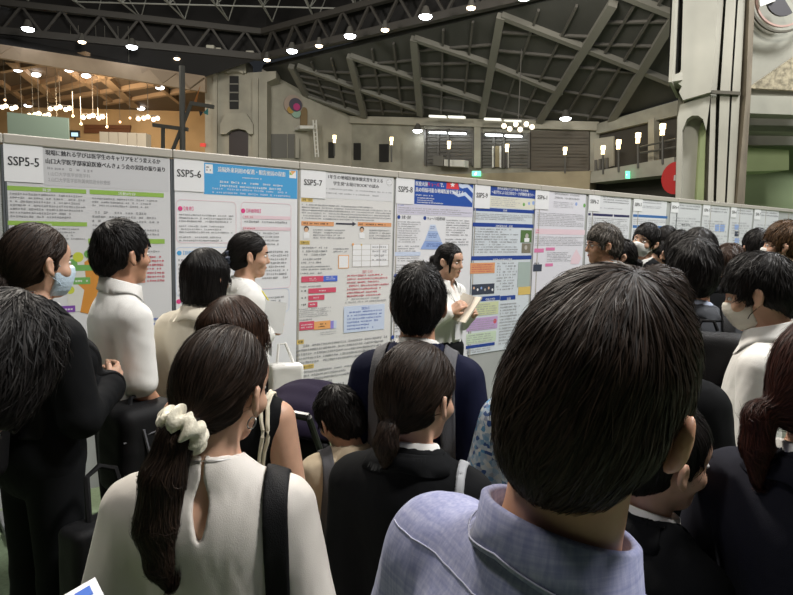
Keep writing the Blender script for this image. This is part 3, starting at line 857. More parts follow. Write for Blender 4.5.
# ---- SSP5-5
p = Poster('poster SSP5-5 with green section bars and an orange tree drawing', 3, 141, 169.5, zbot=.50, paper=mat('poster_paper_grey', (.66, .66, .68), .55))
p.rect(43, 144, 168, 185, flat('title_grey', (.60, .60, .62)), 'title_panel')
p.text(45, 149.5, 160, 155, '現場に触れる学びは医学生のキャリアをどう変えるか', INK, 'title', .0012)
p.text(45.5, 158, 164.5, 163.5, '山口大学医学部家庭医療べんきょう会の実践の振り返り', INK, 'title', .0012)
p.lines(47, 165.5, 107, 171, 1, GREYINK, .8, 'author_line'); p.text(48, 171.5, 90, 175.5, '1.山口大学医学部医学科', GREYINK, 'affiliation'); p.text(48, 177, 110, 181.5, '2.山口大学医学部附属病院総合診療部', GREYINK, 'affiliation')
for x0, y0, x1, y1, t in ((7, 185.5, 86, 190, '背景'), (89.5, 189.5, 163.5, 194, '活動内容'), (7.5, 220.5, 87, 225, '目的'), (88, 238.5, 164.5, 243.5, '結果')):
    p.rect(x0, y0, x1, y1, GREEN, 'section_bar'); cx = (x0 + x1) / 2; w = len(t) * 2.2
    p.text(cx - w, y0 + (cx - w - x0) * .06 + .8, cx + w, y1 + (cx - w - x0) * .06 - .8, t, WHITE, 'section_title')
p.lines(9.5, 191.5, 85, 218, 7, GREYINK); p.lines(92, 196.5, 160, 207, 3, GREYINK); p.lines(92, 210, 160, 236, 6, GREYINK, .7, ragged=.6); p.lines(9, 226.5, 86, 240, 4, GREYINK)
p.lines(89, 245.5, 163, 254, 2, GREYINK)
p.rect(66, 258, 102, 312, flat('tree_ground', (.66, .66, .62)), 'drawing_panel')
p.poly([(80, 312), (84, 290), (74, 281), (75, 278), (86, 284), (84, 262), (92, 257), (101, 258), (101, 285), (97, 300), (98, 316)], TREE, 'tree_trunk')
for x, y, r, m in ((72, 264, 5, LEAF), (68, 276, 3.5, LEAFY), (78, 257, 5, LEAFY), (70, 290, 4, LEAFY), (88, 254, 4, LEAF), (100, 262, 4, LEAFY), (66, 268, 3, LEAF)): p.dot(x, y, r, m, 'leaf_cluster')
p.rect(72, 265, 93, 271, LEAF, 'label_tag'); p.rect(73, 277.5, 90, 284.5, LEAF, 'label_tag'); p.lines(75, 279, 88, 283, 1, WHITE)
p.rect(61, 306, 75, 312.5, PURPLE, 'label_tag'); p.lines(62, 307.5, 74, 311.5, 1, WHITE)
p.lines(144, 255, 165, 283, 7, REDINK, .9); p.rect(132, 280, 145, 283, flat('salmon', (.62, .25, .18)), 'label_tag'); p.lines(150, 317, 168, 332, 3, BLUEINK)
number_card('SSP5-5', 2.5, 138.5, 42, 181, 7.5, 156, 38.5, 165, 'white number card reading SSP5-5')
# ---- SSP5-6
p = Poster('poster SSP5-6 with a sky blue title band and pink numbered boxes', 173, 154, 297.5, zbot=.50)
p.rect(203.5, 162.5, 297, 194, SKY, 'header_banner')
p.rect(205, 164, 212.5, 173, WHITE, 'emblem_panel'); p.lines(206, 165.5, 211.5, 171.5, 2, INK)
p.text(217.5, 166.5, 285, 171.8, '遠隔外来利用の促進・阻害要因の探索', WHITE, 'title', .0012)
p.lines(242, 176.5, 262, 179, 1, WHITE, .9, 'author_line'); p.lines(219.5, 179.8, 282, 187.6, 2, WHITE, .85, 'author_line', ragged=.02); p.lines(212, 186.5, 291, 194, 2, LBLUE, .85, 'author_line', ragged=.02)
p.poly([(289, 170.5), (295.8, 171), (295.8, 178.5), (289, 178)], WHITE, 'corner_emblem'); p.poly([(290, 170.8), (295.6, 171), (292, 175)], CHOR, 'corner_emblem'); p.poly([(289.2, 171), (289.2, 175), (292, 175)], GREEN, 'corner_emblem')
p.frame(175.5, 199, 236, 243, LPINK); p.frame(240.5, 201.5, 291, 290, LPINK); p.frame(175, 247, 234, 297, LBLUE); p.frame(240, 290, 289, 315, LBLUE)
for x, y, m in ((180, 208.5, PINK), (242.8, 210.8, PINK), (179, 253, SKY), (178.5, 301.5, PINK)): p.dot(x, y, 2.4, m, 'number_bullet')
for x, y, m, t in ((183.5, 206.3, PINK, '【背景】'), (246.3, 208.5, PINK, '【評価項目】'), (183, 250.8, SKY, '【目的】')): p.text(x, y, x + (9.5 if len(t) < 5 else 14), y + 4, t, m, 'section_title')
p.lines(179, 213, 233, 222.5, 3, GREYINK); p.lines(179, 224.5, 233, 233.5, 3, GREYINK); p.lines(179, 235.5, 233, 242, 2, GREYINK)
p.rect(242.5, 215, 290, 218.5, LPINK, 'highlight_row'); p.lines(243, 215.3, 256, 218.3, 1, REDINK); p.rect(242.5, 226.5, 290, 230, LPINK, 'highlight_row'); p.lines(243, 226.8, 256, 229.8, 1, REDINK)
p.lines(244, 219.5, 288, 223.5, 1, GREYINK); p.lines(244, 231, 280, 246, 4, GREYINK); p.lines(262, 250, 288, 280, 8, GREYINK); p.lines(178, 258, 200, 297, 9, GREYINK); p.lines(245, 297, 285, 312, 4, GREYINK)
number_card('SSP5-6', 173.5, 154, 203.5, 190.5, 176.5, 169, 200.5, 176.5, 'white number card reading SSP5-6')
# ---- SSP5-7
p = Poster('poster SSP5-7 with yellow tabs, orange bars and red bar charts', 299.5, 168, 393.5, zbot=.46, paper=mat('poster_paper_cream', (.74, .73, .72), .55))
p.rect(325.5, 171, 392.5, 198, flat('title_white', (.72, .72, .74)), 'title_panel')
p.text(328, 174.5, 382.5, 178.6, '1年生の地域医療体験実習を支える', INK, 'title', .0009); p.text(333, 181.2, 378.5, 185.2, '学生発“お助けBOOK”の試み', INK, 'title', .0009)
p.lines(326, 187.3, 392, 190, 1, GREYINK, .8, 'author_line', ragged=.02); p.lines(326, 191.5, 380, 194.2, 1, GREYINK, .85, 'author_line', ragged=.02)
p.dot(389, 182.5, 3.8, flat('seal_grey', (.50, .50, .50)), 'seal'); p.dot(389, 182.5, 3.1, WHITE, 'seal'); p.lines(387.3, 180, 391, 185, 3, GREYINK)
for x0, y0, x1, y1, t in ((301, 197.5, 312.5, 201.5, '背景・目的'), (299.5, 240.5, 309.5, 244.5, '活動内容'), (296.5, 340, 303.5, 344.5, '考察'), (294.5, 366, 313.5, 370.5, '2024年度の改訂')):
    p.rect(x0, y0, x1, y1, YELLOW, 'section_tab'); p.text(x0 + 1, y0 + .8, x1 - 1, y1 - .8, t, INK, 'section_title')
p.lines(301.5, 203, 392, 219.5, 6, GREYINK, .92)
p.rect(301, 221, 333.5, 225.5, ORANGE, 'heading_bar'); p.lines(303, 221.8, 332, 224.8, 1, INK); p.rect(357.5, 222, 391, 226, ORANGE, 'heading_bar'); p.lines(358.5, 222.8, 390, 225.6, 1, INK)
p.poly([(335.5, 222.8), (352, 223.2), (352, 221.6), (356, 224), (352, 226.2), (352, 224.9), (335.5, 224.4)], ARROW, 'arrow')
p.doctor(306, 226.5, 12); p.doctor(361.5, 227, 11.5)
p.lines(313, 228.5, 345, 239, 4, GREYINK); p.lines(369, 229, 391, 239.5, 4, GREYINK)
p.lines(302, 246, 328, 256.5, 3, GREYINK); p.lines(301, 257.5, 322, 264.5, 2, GREYINK); p.lines(301, 265.5, 333, 271, 2, GREYINK); p.lines(333, 247.5, 349, 253, 2, GREYINK)
p.rect(338, 255, 348.5, 268.5, CHOR, 'square_panel'); p.rect(338.7, 255.8, 347.8, 267.8, WHITE, 'square_panel')
p.rect(352, 244, 388.5, 267, WHITE, 'table_panel')
for k in range(5): p.rect(352, 244 + k * 5.6, 388.5, 244.4 + k * 5.6, GREYW, 'table_rule')
for k in range(5): p.rect(352 + k * 9, 244, 352.5 + k * 9, 267, GREYW, 'table_rule')
p.dot(352.6, 244.3, 1.3, CHOR); p.dot(361, 244.8, 1, YELLOW); p.lines(372, 245, 387, 262, 4, PALEINK)
p.lines(300, 272, 324, 275, 1, GREYINK)
p.rect(301, 276.5, 323, 282.3, CRIMSON, 'chart_bar'); p.rect(323, 275.9, 337, 281.6, CHBLUE, 'chart_bar'); p.lines(309, 277.5, 316, 281, 2, WHITE); p.lines(325.5, 276.4, 335, 280, 2, WHITE)
p.lines(299.5, 285.5, 327, 288, 1, GREYINK)
for y, x1 in ((288.5, 335.5), (295.5, 324), (302.3, 317)):
    p.rect(308, y, x1, y + 5, CRIMSON, 'chart_bar'); p.lines(301, y + 1, 307, y + 4, 1, INK)
    p.lines((308 + x1) / 2 - 3, y + 1, (308 + x1) / 2 + 4, y + 3.6, 1, WHITE)
p.lines(298.5, 308.5, 330, 318, 5, GREYINK)
p.rect(299, 322, 313.7, 330.5, CRIMSON, 'chart_bar'); p.rect(313.7, 321.6, 330, 329.8, CHOR, 'chart_bar'); p.rect(330, 320.8, 333.2, 328.6, CHPUR, 'chart_bar'); p.rect(333.2, 320.6, 336, 328.3, LBLUE, 'chart_bar')
p.lines(300.5, 324, 312, 329, 2, WHITE); p.lines(318, 323, 326, 328, 2, INK); p.lines(320, 331.5, 336, 335.5, 2, PALEINK); p.lines(299, 318.5, 312, 321.5, 1, GREYINK)
p.text(362, 270, 372, 273, '調査できる点', REDINK, 'section_title'); p.lines(347, 274, 388, 298, 7, REDINK, .95, ragged=.4); p.lines(345, 298, 386, 304, 2, GREYINK)
p.rect(343.5, 306.5, 384, 333, LBLUE, 'tinted_panel'); p.text(361, 306.8, 369, 309.8, '課題点', BLUEINK, 'section_title'); p.lines(347, 311, 381, 331, 6, BLUEINK, .95, ragged=.4)
p.lines(296, 344.5, 386, 365.5, 5, GREYINK, .95, ragged=.1); p.lines(296, 371, 352, 383, 3, GREYINK); p.lines(293, 384, 345, 398, 3, GREYINK)
number_card('SSP5-7', 300.3, 168.5, 325.3, 197.5, 303.5, 179, 321.5, 185, 'white number card reading SSP5-7')
# ---- SSP5-8
p = Poster('poster SSP5-8 with a royal blue banner, a red flag and a blue pyramid', 395.5, 175, 473.5, zbot=.50)
p.rect(414.5, 178.3, 473, 204, ROYAL, 'header_banner')
p.poly([(446.5, 180.5), (457, 181), (459, 189.5), (446, 188.8)], flat('flag_red', (.70, .05, .06)), 'flag_triangle')
st = [(452.3 + (2.8 if i % 2 == 0 else 1.2) * math.sin(i * PI / 5), 184.8 - (2.8 if i % 2 == 0 else 1.2) * math.cos(i * PI / 5)) for i in range(10)]
p.poly(st, WHITE, 'flag_star')
p.poly([(457.5, 181.5), (462, 184.5), (467, 183.5), (472.8, 189), (472.8, 193.5), (467, 187.5), (462, 188.5), (459, 187)], LBLUE, 'flag_stripe'); p.poly([(451, 190), (458, 194), (465, 192), (472, 199), (471.6, 203), (464.5, 195.8), (458, 197), (453, 194)], LBLUE, 'flag_stripe')
p.text(415.5, 181, 427, 185.6, '医療大国', WHITE, 'title', .0013); p.text(427.5, 182, 439, 186, 'キューバ', flat('title_red', (.75, .04, .08)), 'title', .0013); p.text(440, 183, 443.5, 187, 'で、', WHITE, 'title', .0013)
p.text(415.3, 187, 463, 191.6, '真の持続可能な地域医療を体感する', WHITE, 'title', .0013)
p.lines(415.5, 193.6, 436, 196.2, 1, WHITE, .8, 'author_line'); p.lines(417, 196.6, 434, 199, 1, WHITE, .95, 'author_line', ragged=0); p.lines(417, 199, 433, 201.2, 1, WHITE, .95, 'author_line', ragged=0); p.lines(416.5, 201, 443, 203.4, 1, WHITE, .95, 'author_line', ragged=0)
p.rect(396.5, 203, 472.5, 214, LAV, 'summary_panel'); p.lines(398, 204, 405, 206, 1, BLUEINK); p.lines(398, 206.5, 471, 213, 3, GREYINK)
p.dot(398.5, 217, 2, NAVY); p.text(401.5, 215.3, 410.5, 218.8, '背景・目的', INK, 'section_title'); p.dot(424.5, 218, 2, NAVY); p.text(427, 216.5, 444.5, 220, 'キューバの医療体制', INK, 'section_title')
p.lines(397.5, 220.5, 420, 243, 10, GREYINK); p.lines(397.5, 245, 419, 262, 7, GREYINK); p.lines(446, 219, 469, 236, 7, GREYINK); p.lines(445, 238, 468, 246, 3, GREYINK)
p.poly([(430, 224.5), (435, 224.7), (437, 231), (428, 230.6)], LBLUE, 'pyramid_tier'); p.poly([(428, 230.8), (437, 231.2), (441, 241.2), (424.5, 240.4)], flat('tier_blue', (.42, .54, .80)), 'pyramid_tier'); p.poly([(424.4, 240.8), (441.2, 241.6), (445, 249.6), (420, 249.2)], MBLUE, 'pyramid_tier')
p.lines(430, 226, 435, 229.5, 2, NAVY); p.lines(428, 233, 438, 238, 3, NAVY); p.lines(426, 243, 440, 247, 2, NAVY)
p.rect(394.5, 252, 420, 256, LBLUE, 'highlight_row')
for k in range(3): p.lines(395, 264 + k * 14, 420, 276 + k * 14, 5, GREYINK)
p.dot(395.2, 275.5, 2, NAVY); p.text(398, 273.8, 402, 277.4, '方法', INK, 'section_title'); p.dot(392.3, 337, 2, NAVY); p.text(395, 335, 400, 338.5, '考察', INK, 'section_title')
p.lines(392, 340, 430, 352, 5, GREYINK); p.lines(394, 308, 430, 333, 9, GREYINK)
number_card('SSP5-8', 396, 175.5, 414, 203.5, 398, 186, 412, 191.8, 'white number card reading SSP5-8')
# ---- SSP5-9
p = Poster('poster SSP5-9 with navy section bars, photographs and coloured boxes', 474.5, 182.5, 533.5, ybot=354, paper=mat('poster_paper_blue', (.66, .71, .76), .55))
p.rect(490.5, 184.5, 535.5, 195.5, NAVY, 'header_banner')
p.text(497, 186, 528, 189.5, '外科志望医学生が地域で学ぶ現場', WHITE, 'title', .001); p.text(491.5, 190, 534, 193.6, '〜医学生による自主的なワークが地域を救う?!〜', WHITE, 'title', .001)
p.rect(489.5, 196, 534.5, 207, CREAM, 'author_panel'); p.lines(491, 196.8, 520, 206, 5, PALEINK, .8); p.dot(523.5, 204.5, 1.8, LEAF, 'emblem'); p.dot(528.7, 203.5, 1.6, MBLUE, 'emblem'); p.dot(533, 203, 2, MBLUE, 'emblem')
for x0, y0, x1, y1, t in ((473.5, 207, 534, 210.6, '背景'), (472.5, 222.4, 533, 226.4, '活動実践内容・結果'), (471, 256.2, 531, 260.4, '実践後の地域での展望'), (478, 296.8, 499.5, 301.5, '今後の方針'), (500, 296, 515, 300.5, '結論')):
    p.rect(x0, y0, x1, y1, NAVY, 'section_bar'); cx = (x0 + x1) / 2 + 1; w = len(t) * .95
    p.text(cx - w, y0 + (cx - x0) * .055 + .7, cx + w, y1 + (cx - x0) * .055 - .7, t, WHITE, 'section_title')
p.lines(474, 212.5, 532, 219.5, 4, GREYINK); p.lines(474, 227.5, 518, 253.5, 10, GREYINK, .8, ragged=.5)
p.rect(520.5, 230, 531.5, 242.5, PHOTOG, 'photograph'); p.dot(526.5, 236, 2.6, GREYW, 'photo_figure'); p.rect(524, 238, 529, 242, WHITE, 'photo_figure'); p.rect(521.5, 243.2, 530.5, 253, flat('photo_brown', (.22, .20, .15)), 'photograph'); p.dot(525.5, 247.5, 2.2, GREYW, 'photo_figure')
p.rect(470, 263, 494.5, 273.8, ORANGE, 'tinted_box'); p.lines(471.5, 264, 493, 273, 4, REDINK); p.lines(497, 262, 517, 291, 10, GREYINK, .7)
p.rect(471.5, 284.5, 494, 295, PHOTOD, 'photograph'); 
for k in range(6): p.dot(473.5 + k * 3.7, 288 + (k % 2) * 1.6, 1.3, (SKIN_P, WHITE, MBLUE, GREYW)[k % 4], 'photo_figure')
p.rect(518, 262, 530, 287, TEALG, 'grey_panel'); p.rect(518, 287, 530, 295, YELLOW, 'tinted_box')
p.rect(468, 303.5, 498, 316.5, LIME, 'tinted_box'); p.lines(469, 304.5, 496, 316, 5, GREYINK); p.rect(466.5, 319, 497, 331.5, LILAC, 'tinted_box'); p.lines(468, 320, 495, 331, 5, GREYINK); p.dot(494.5, 321, 2.4, REDINK, 'seal')
p.rect(466, 334, 495.5, 344.5, MINT, 'tinted_box'); p.lines(467, 335, 494, 344, 4, GREYINK); p.rect(465.5, 346, 494, 349, NAVY, 'section_bar'); p.lines(466, 350, 490, 354, 2, GREYINK); p.lines(500, 303, 520, 345, 14, GREYINK)
number_card('SSP5-9', 474.8, 182.5, 490, 208, 476, 192.5, 487, 197.5, 'white number card reading SSP5-9')
# ---- SSP6-1 and on
p = Poster('poster SSP6-1 with pale pink panels and pink tabs', 536, 187, 586, ybot=330, paper=mat('poster_paper_pinkish', (.74, .73, .79), .55))
p.lines(554.5, 191.8, 581, 199.5, 2, GREYINK, .95, 'title', ragged=.1); p.lines(553.5, 201, 573, 207.5, 4, PALEINK, .85, 'author_line'); p.dot(576, 204, 1.8, MBLUE, 'emblem'); p.dot(584, 205.5, 2, LEAF, 'emblem')
p.lines(537, 212, 584, 226, 8, GREYINK); p.rect(535, 228.5, 584.5, 234, LPINK, 'tinted_panel'); p.lines(535.5, 229, 540, 233.5, 2, PINK); p.lines(535, 236, 584, 246, 6, GREYINK)
p.rect(534, 248.5, 543.5, 252.5, flat('hot_pink', (.72, .22, .42)), 'heading_tab'); p.rect(545.5, 247.5, 554.5, 250.5, flat('hot_pink', (.72, .22, .42)), 'heading_tab'); p.lines(547, 252, 571, 262, 6, GREYINK); p.rect(545, 263.5, 552.5, 266.5, flat('hot_pink', (.72, .22, .42)), 'heading_tab'); p.poly([(571, 258), (576, 249), (581, 258), (578, 264), (570, 264)], LPINK, 'drawing')
p.lines(533, 262, 541, 265, 1, INK); p.rect(533, 264.5, 541.5, 271.5, PHOTOD, 'photograph')
number_card('SSP6-1', 535.3, 187, 549, 209, 537, 195, 546.5, 199, 'white number card reading SSP6-1')
p = Poster('poster SSP6-2 with a broken dark navy band', 588.5, 191.5, 631, zbot=.5, paper=mat('poster_paper_white', (.72, .73, .76), .55))
p.lines(603, 195.5, 629, 203, 3, GREYINK, .95, 'title', ragged=.2); p.lines(600, 207, 626, 208.6, 1, PALEINK); p.rect(588, 213, 629, 215.4, DKNAVY, 'section_band'); p.rect(590.5, 213, 591.5, 215.5, WHITE, 'band_gap'); p.rect(612.5, 214.6, 613.5, 217.5, WHITE, 'band_gap'); p.lines(588.5, 217, 628, 240, 12, GREYINK, .8)
number_card('SSP6-2', 589, 191.5, 600, 211, 590, 199.3, 598, 203.2, 'white number card reading SSP6-2')
p = Poster('poster SSP6-3 with two steel blue section bars', 633.5, 195.5, 667, zbot=.5, paper=mat('poster_paper_white', (.72, .73, .76), .55))
p.lines(643, 199, 665, 203.5, 2, PALEINK, .95, 'title', ragged=.2); p.lines(642, 205, 662, 208, 2, PALEINK); p.rect(633, 214.2, 667, 216.8, PBLUE, 'section_bar'); p.rect(632.5, 225, 667, 227.8, PBLUE, 'section_bar'); p.lines(633, 218.5, 666, 224, 3, PALEINK); p.lines(633, 229, 666, 250, 9, PALEINK)
number_card('SSP6-3', 633.8, 195.5, 642.5, 211, 634.5, 202.5, 641, 206, 'white number card reading SSP6-3')
rest = [(671, 199.5, 701.5, 'poster SSP6-4 with a short dark heading over plain grey print', 'SSP6-4'), (703, 202.5, 729.5, 'poster SSP6-5 with two small blue pictures beside grey print', 'SSP6-5'), (731, 204.5, 753, 'poster SSP6-6 with a column of three small blue pictures', 'SSP6-6'), (754.5, 206.5, 779, 'poster SSP6-7, last of the row before the empty grey board', 'SSP6-7')]
for x0, y0, x1, lab, num in rest:
    p = Poster(lab, x0, y0, x1, zbot=.5, paper=mat('poster_paper_far', (.66, .67, .69), .55))
    w = x1 - x0
    p.lines(x0 + w * .28, y0 + 4.5, x1 - 1, y0 + 10, 2, GREYINK, .95, 'title', ragged=.1)
    p.lines(x0 + 1, y0 + 17, x1 - 1, y0 + 30, 5, PALEINK, .75); p.lines(x0 + 1, y0 + 32, x1 - 1, y0 + 48, 6, PALEINK, .7)
    if num == 'SSP6-4': p.lines(681, 223.5, 690, 226, 1, INK, .95)
    if num == 'SSP6-5': p.rect(715, 224.5, 719, 231, MBLUE, 'picture'); p.rect(720, 224.5, 724.5, 231.5, MBLUE, 'picture')
    if num == 'SSP6-6':
        for k in range(3): p.rect(734.5, 224.5 + k * 6.8, 739, 229.5 + k * 6.8, (MBLUE, PHOTOD, MBLUE)[k], 'picture')
    number_card(num, x0 + .3, y0, x0 + w * .25, y0 + 13, x0 + .8, y0 + 6, x0 + w * .23, y0 + 9, 'white number card reading ' + num)

# ------------------------------------------------------------------ people: one signed-distance body per person, meshed into one skin
f32 = np.float32
def V3(*a): return np.array(a, dtype=f32)
def cone(p, a, b, ra, rb):
    a, b = np.asarray(a, f32), np.asarray(b, f32)
    ba = b - a
    t = np.clip(((p - a) @ ba) / max(float(ba @ ba), 1e-9), 0, 1)
    return np.linalg.norm(p - a - t[:, None] * ba, axis=1) - (ra + (rb - ra) * t)
def chain(p, pts, rs, k=0.0):
    d = None
    for i in range(len(pts) - 1):
        e = cone(p, pts[i], pts[i + 1], rs[i], rs[i + 1])
        d = e if d is None else (smin(d, e, k) if k else np.minimum(d, e))
    return d
def ell(p, c, r):
    q = p - np.asarray(c, f32)
    r = np.asarray(r, f32)
    k0 = np.linalg.norm(q / r, axis=1)
    k1 = np.linalg.norm(q / (r * r), axis=1)
    return k0 * (k0 - 1) / np.maximum(k1, 1e-6)
def rbox(p, c, h, r, R=None):
    q = p - np.asarray(c, f32)
    if R is not None: q = q @ R
    q = np.abs(q) - (np.asarray(h, f32) - r)
    return np.linalg.norm(np.maximum(q, 0), axis=1) + np.minimum(q.max(axis=1), 0) - r
def smin(a, b, k):
    h = np.clip(.5 + .5 * (b - a) / k, 0, 1)
    return b + (a - b) * h - k * h * (1 - h)
def smax(a, b, k): return -smin(-a, -b, k)
def sines(p, seed, freq, n=6):
    r = np.random.RandomState(seed)
    o = np.zeros(len(p), f32)
    for i in range(n):
        w = r.normal(size=3) * freq * (0.6 + 0.25 * i)
        o += np.sin(p @ w.astype(f32) + r.rand() * 6.28).astype(f32) / (1 + .45 * i)
    return o / 2.2

def surface_nets(D, org, h):
    ins = D < 0
    nx, ny, nz = D.shape
    c = np.zeros((nx - 1, ny - 1, nz - 1), np.int8)
    offs = [(i, j, k) for i in (0, 1) for j in (0, 1) for k in (0, 1)]
    for i, j, k in offs: c += ins[i:nx - 1 + i, j:ny - 1 + j, k:nz - 1 + k]
    cells = np.argwhere((c > 0) & (c < 8))
    if not len(cells): return np.zeros((0, 3)), []
    idx = -np.ones((nx - 1, ny - 1, nz - 1), np.int32)
    idx[cells[:, 0], cells[:, 1], cells[:, 2]] = np.arange(len(cells))
    cv = np.stack([D[cells[:, 0] + i, cells[:, 1] + j, cells[:, 2] + k] for i, j, k in offs], 1)
    acc = np.zeros((len(cells), 3)); cnt = np.zeros(len(cells))
    O = np.array(offs, float)
    for a in range(8):
        for b in range(a + 1, 8):
            if np.abs(O[a] - O[b]).sum() != 1: continue
            va, vb = cv[:, a], cv[:, b]
            m = (va < 0) != (vb < 0)
            t = np.where(m, va / np.where(m, va - vb, 1), 0)
            acc[m] += O[a] + t[m][:, None] * (O[b] - O[a]); cnt[m] += 1
    vt = org + h * (cells + acc / cnt[:, None])
    quads = []
    for ax in range(3):
        s0 = [slice(None)] * 3; s1 = [slice(None)] * 3
        s0[ax] = slice(0, -1); s1[ax] = slice(1, None)
        A, B = ins[tuple(s0)], ins[tuple(s1)]
        e = np.argwhere(A != B)
        u, v = [(1, 2), (2, 0), (0, 1)][ax]
        ok = (e[:, u] > 0) & (e[:, v] > 0) & (e[:, u] < D.shape[u] - 1) & (e[:, v] < D.shape[v] - 1)
        e = e[ok]
        fl = A[e[:, 0], e[:, 1], e[:, 2]]
        def cid(du, dv):
            q = e.copy(); q[:, u] -= du; q[:, v] -= dv
            return idx[q[:, 0], q[:, 1], q[:, 2]]
        q = np.stack([cid(1, 1), cid(0, 1), cid(0, 0), cid(1, 0)], 1)
        q[~fl] = q[~fl][:, ::-1]
        quads.append(q)
    Q = np.concatenate(quads)
    return vt, Q[(Q >= 0).all(1)]

def sdf_mesh(fn, lo, hi, h, margin=1.7, refine=True):
    lo, hi = np.array(lo, float), np.array(hi, float)
    S = 6
    nb = np.ceil((hi - lo) / (h * S)).astype(int) + 1
    off = ((np.arange(S) - (S - 1) / 2) * h)
    cc = [lo[a] + (np.arange(nb[a]) * S + (S - 1) / 2) * h for a in range(3)]
    C = np.stack(np.meshgrid(*cc, indexing='ij'), -1).reshape(-1, 3).astype(f32)
    dc = fn(C)
    rad = S * h * .87
    act = np.abs(dc) < rad * margin
    blk = np.repeat(dc[:, None], S ** 3, 1).astype(f32)
    oo = np.stack(np.meshgrid(off, off, off, indexing='ij'), -1).reshape(-1, 3).astype(f32)
    ai = np.nonzero(act)[0]
    for k in range(0, len(ai), 1500):
        s = ai[k:k + 1500]
        P = (C[s][:, None] + oo[None]).reshape(-1, 3)
        blk[s] = fn(P).reshape(len(s), -1)
    D = blk.reshape(*nb, S, S, S).transpose(0, 3, 1, 4, 2, 5).reshape(nb[0] * S, nb[1] * S, nb[2] * S)
    vt, q = surface_nets(D, lo, h)
    if len(vt) and refine:
        P = vt.astype(f32)
        for _ in range(2):
            d = fn(P); g = grad(fn, P, h * .4)
            st = np.clip(d, -h * .5, h * .5)
            P = P - g * st[:, None] * .8
        vt = P
    return vt, q

def grad(fn, P, e=.002):
    g = np.stack([fn(P + V3(e, 0, 0)) - fn(P - V3(e, 0, 0)), fn(P + V3(0, e, 0)) - fn(P - V3(0, e, 0)), fn(P + V3(0, 0, e)) - fn(P - V3(0, 0, e))], 1)
    return g / np.maximum(np.linalg.norm(g, axis=1), 1e-6)[:, None]

def np_mesh(name, v, q, mats, smooth=True, extra=None, fm=None, attr=None):
    me = bpy.data.meshes.new(name)
    v = np.asarray(v, f32); q = np.asarray(q, np.int32)
    nf = len(q)
    me.vertices.add(len(v)); me.vertices.foreach_set('co', v.ravel())
    me.loops.add(nf * 4); me.loops.foreach_set('vertex_index', q.ravel())
    me.polygons.add(nf); me.polygons.foreach_set('loop_start', np.arange(nf, dtype=np.int32) * 4)
    if smooth: me.polygons.foreach_set('use_smooth', np.ones(nf, bool))
    for m in mats: me.materials.append(m)
    if fm is not None: me.polygons.foreach_set('material_index', np.asarray(fm, np.int32))
    me.update(calc_edges=True)
    me.validate()
    if attr is not None:
        a = me.attributes.new('strand', 'FLOAT', 'POINT'); a.data.foreach_set('value', np.asarray(attr, f32))
    return me

# ---- materials
def hair_mat(name, dark, light, rough=.52, spec=.2):
    if name in _mats: return _mats[name]
    m = bpy.data.materials.new(name); m.use_nodes = True
    nt = m.node_tree; b = nt.nodes['Principled BSDF']
    at_ = nt.nodes.new('ShaderNodeAttribute'); at_.attribute_name = 'strand'
    rp = nt.nodes.new('ShaderNodeValToRGB')
    rp.color_ramp.elements[0].color = (*dark, 1); rp.color_ramp.elements[1].color = (*light, 1)
    nt.links.new(at_.outputs['Fac'], rp.inputs[0]); nt.links.new(rp.outputs[0], b.inputs['Base Color'])
    b.inputs['Roughness'].default_value = rough
    b.inputs['Specular IOR Level'].default_value = spec
    _mats[name] = m
    return m
H_BLACK = hair_mat('black_hair', (.004, .0035, .0035), (.016, .013, .012))
H_DARK = hair_mat('dark_brown_hair', (.007, .0045, .0035), (.042, .025, .017))
H_BROWN = hair_mat('brown_hair', (.014, .007, .004), (.06, .028, .016))
H_RED = hair_mat('reddish_brown_hair', (.012, .004, .003), (.075, .022, .014))
H_GREY = hair_mat('greying_hair', (.02, .018, .016), (.16, .14, .12))
H_LBROWN = hair_mat('light_brown_hair', (.03, .016, .008), (.14, .075, .035))
SKIN = mat('skin', (.60, .36, .25), .5, sss=.15, noise=.05, nscale=30)
SKIN2 = mat('tanned_skin', (.50, .27, .17), .5, sss=.15, noise=.05, nscale=30)
LIP = mat('lips', (.45, .15, .13), .4)
EYEW = mat('eye_white', (.75, .73, .70), .25)
IRIS = mat('dark_iris', (.015, .01, .008), .15)
def cloth(name, c, rough=.85, sheen=.1, noise=.06, bump=.12, bscale=500.0, nscale=6.0): return mat(name, c, rough, noise=noise, nscale=nscale, bump=bump, bscale=bscale, sheen=sheen if max(c) > .05 else 0.0, spec=.25 if max(c) > .05 else .12)
C_BLACK = cloth('black_suit', (.0065, .007, .008)); C_NAVY = cloth('navy_suit', (.008, .010, .030)); C_WHITE = cloth('white_cotton', (.76, .75, .72))
C_BLOUSE = cloth('ivory_blouse', (.74, .70, .65), .6); C_CREAM = cloth('cream_jacket', (.74, .69, .58)); C_BEIGE = cloth('beige_jacket', (.50, .41, .29))
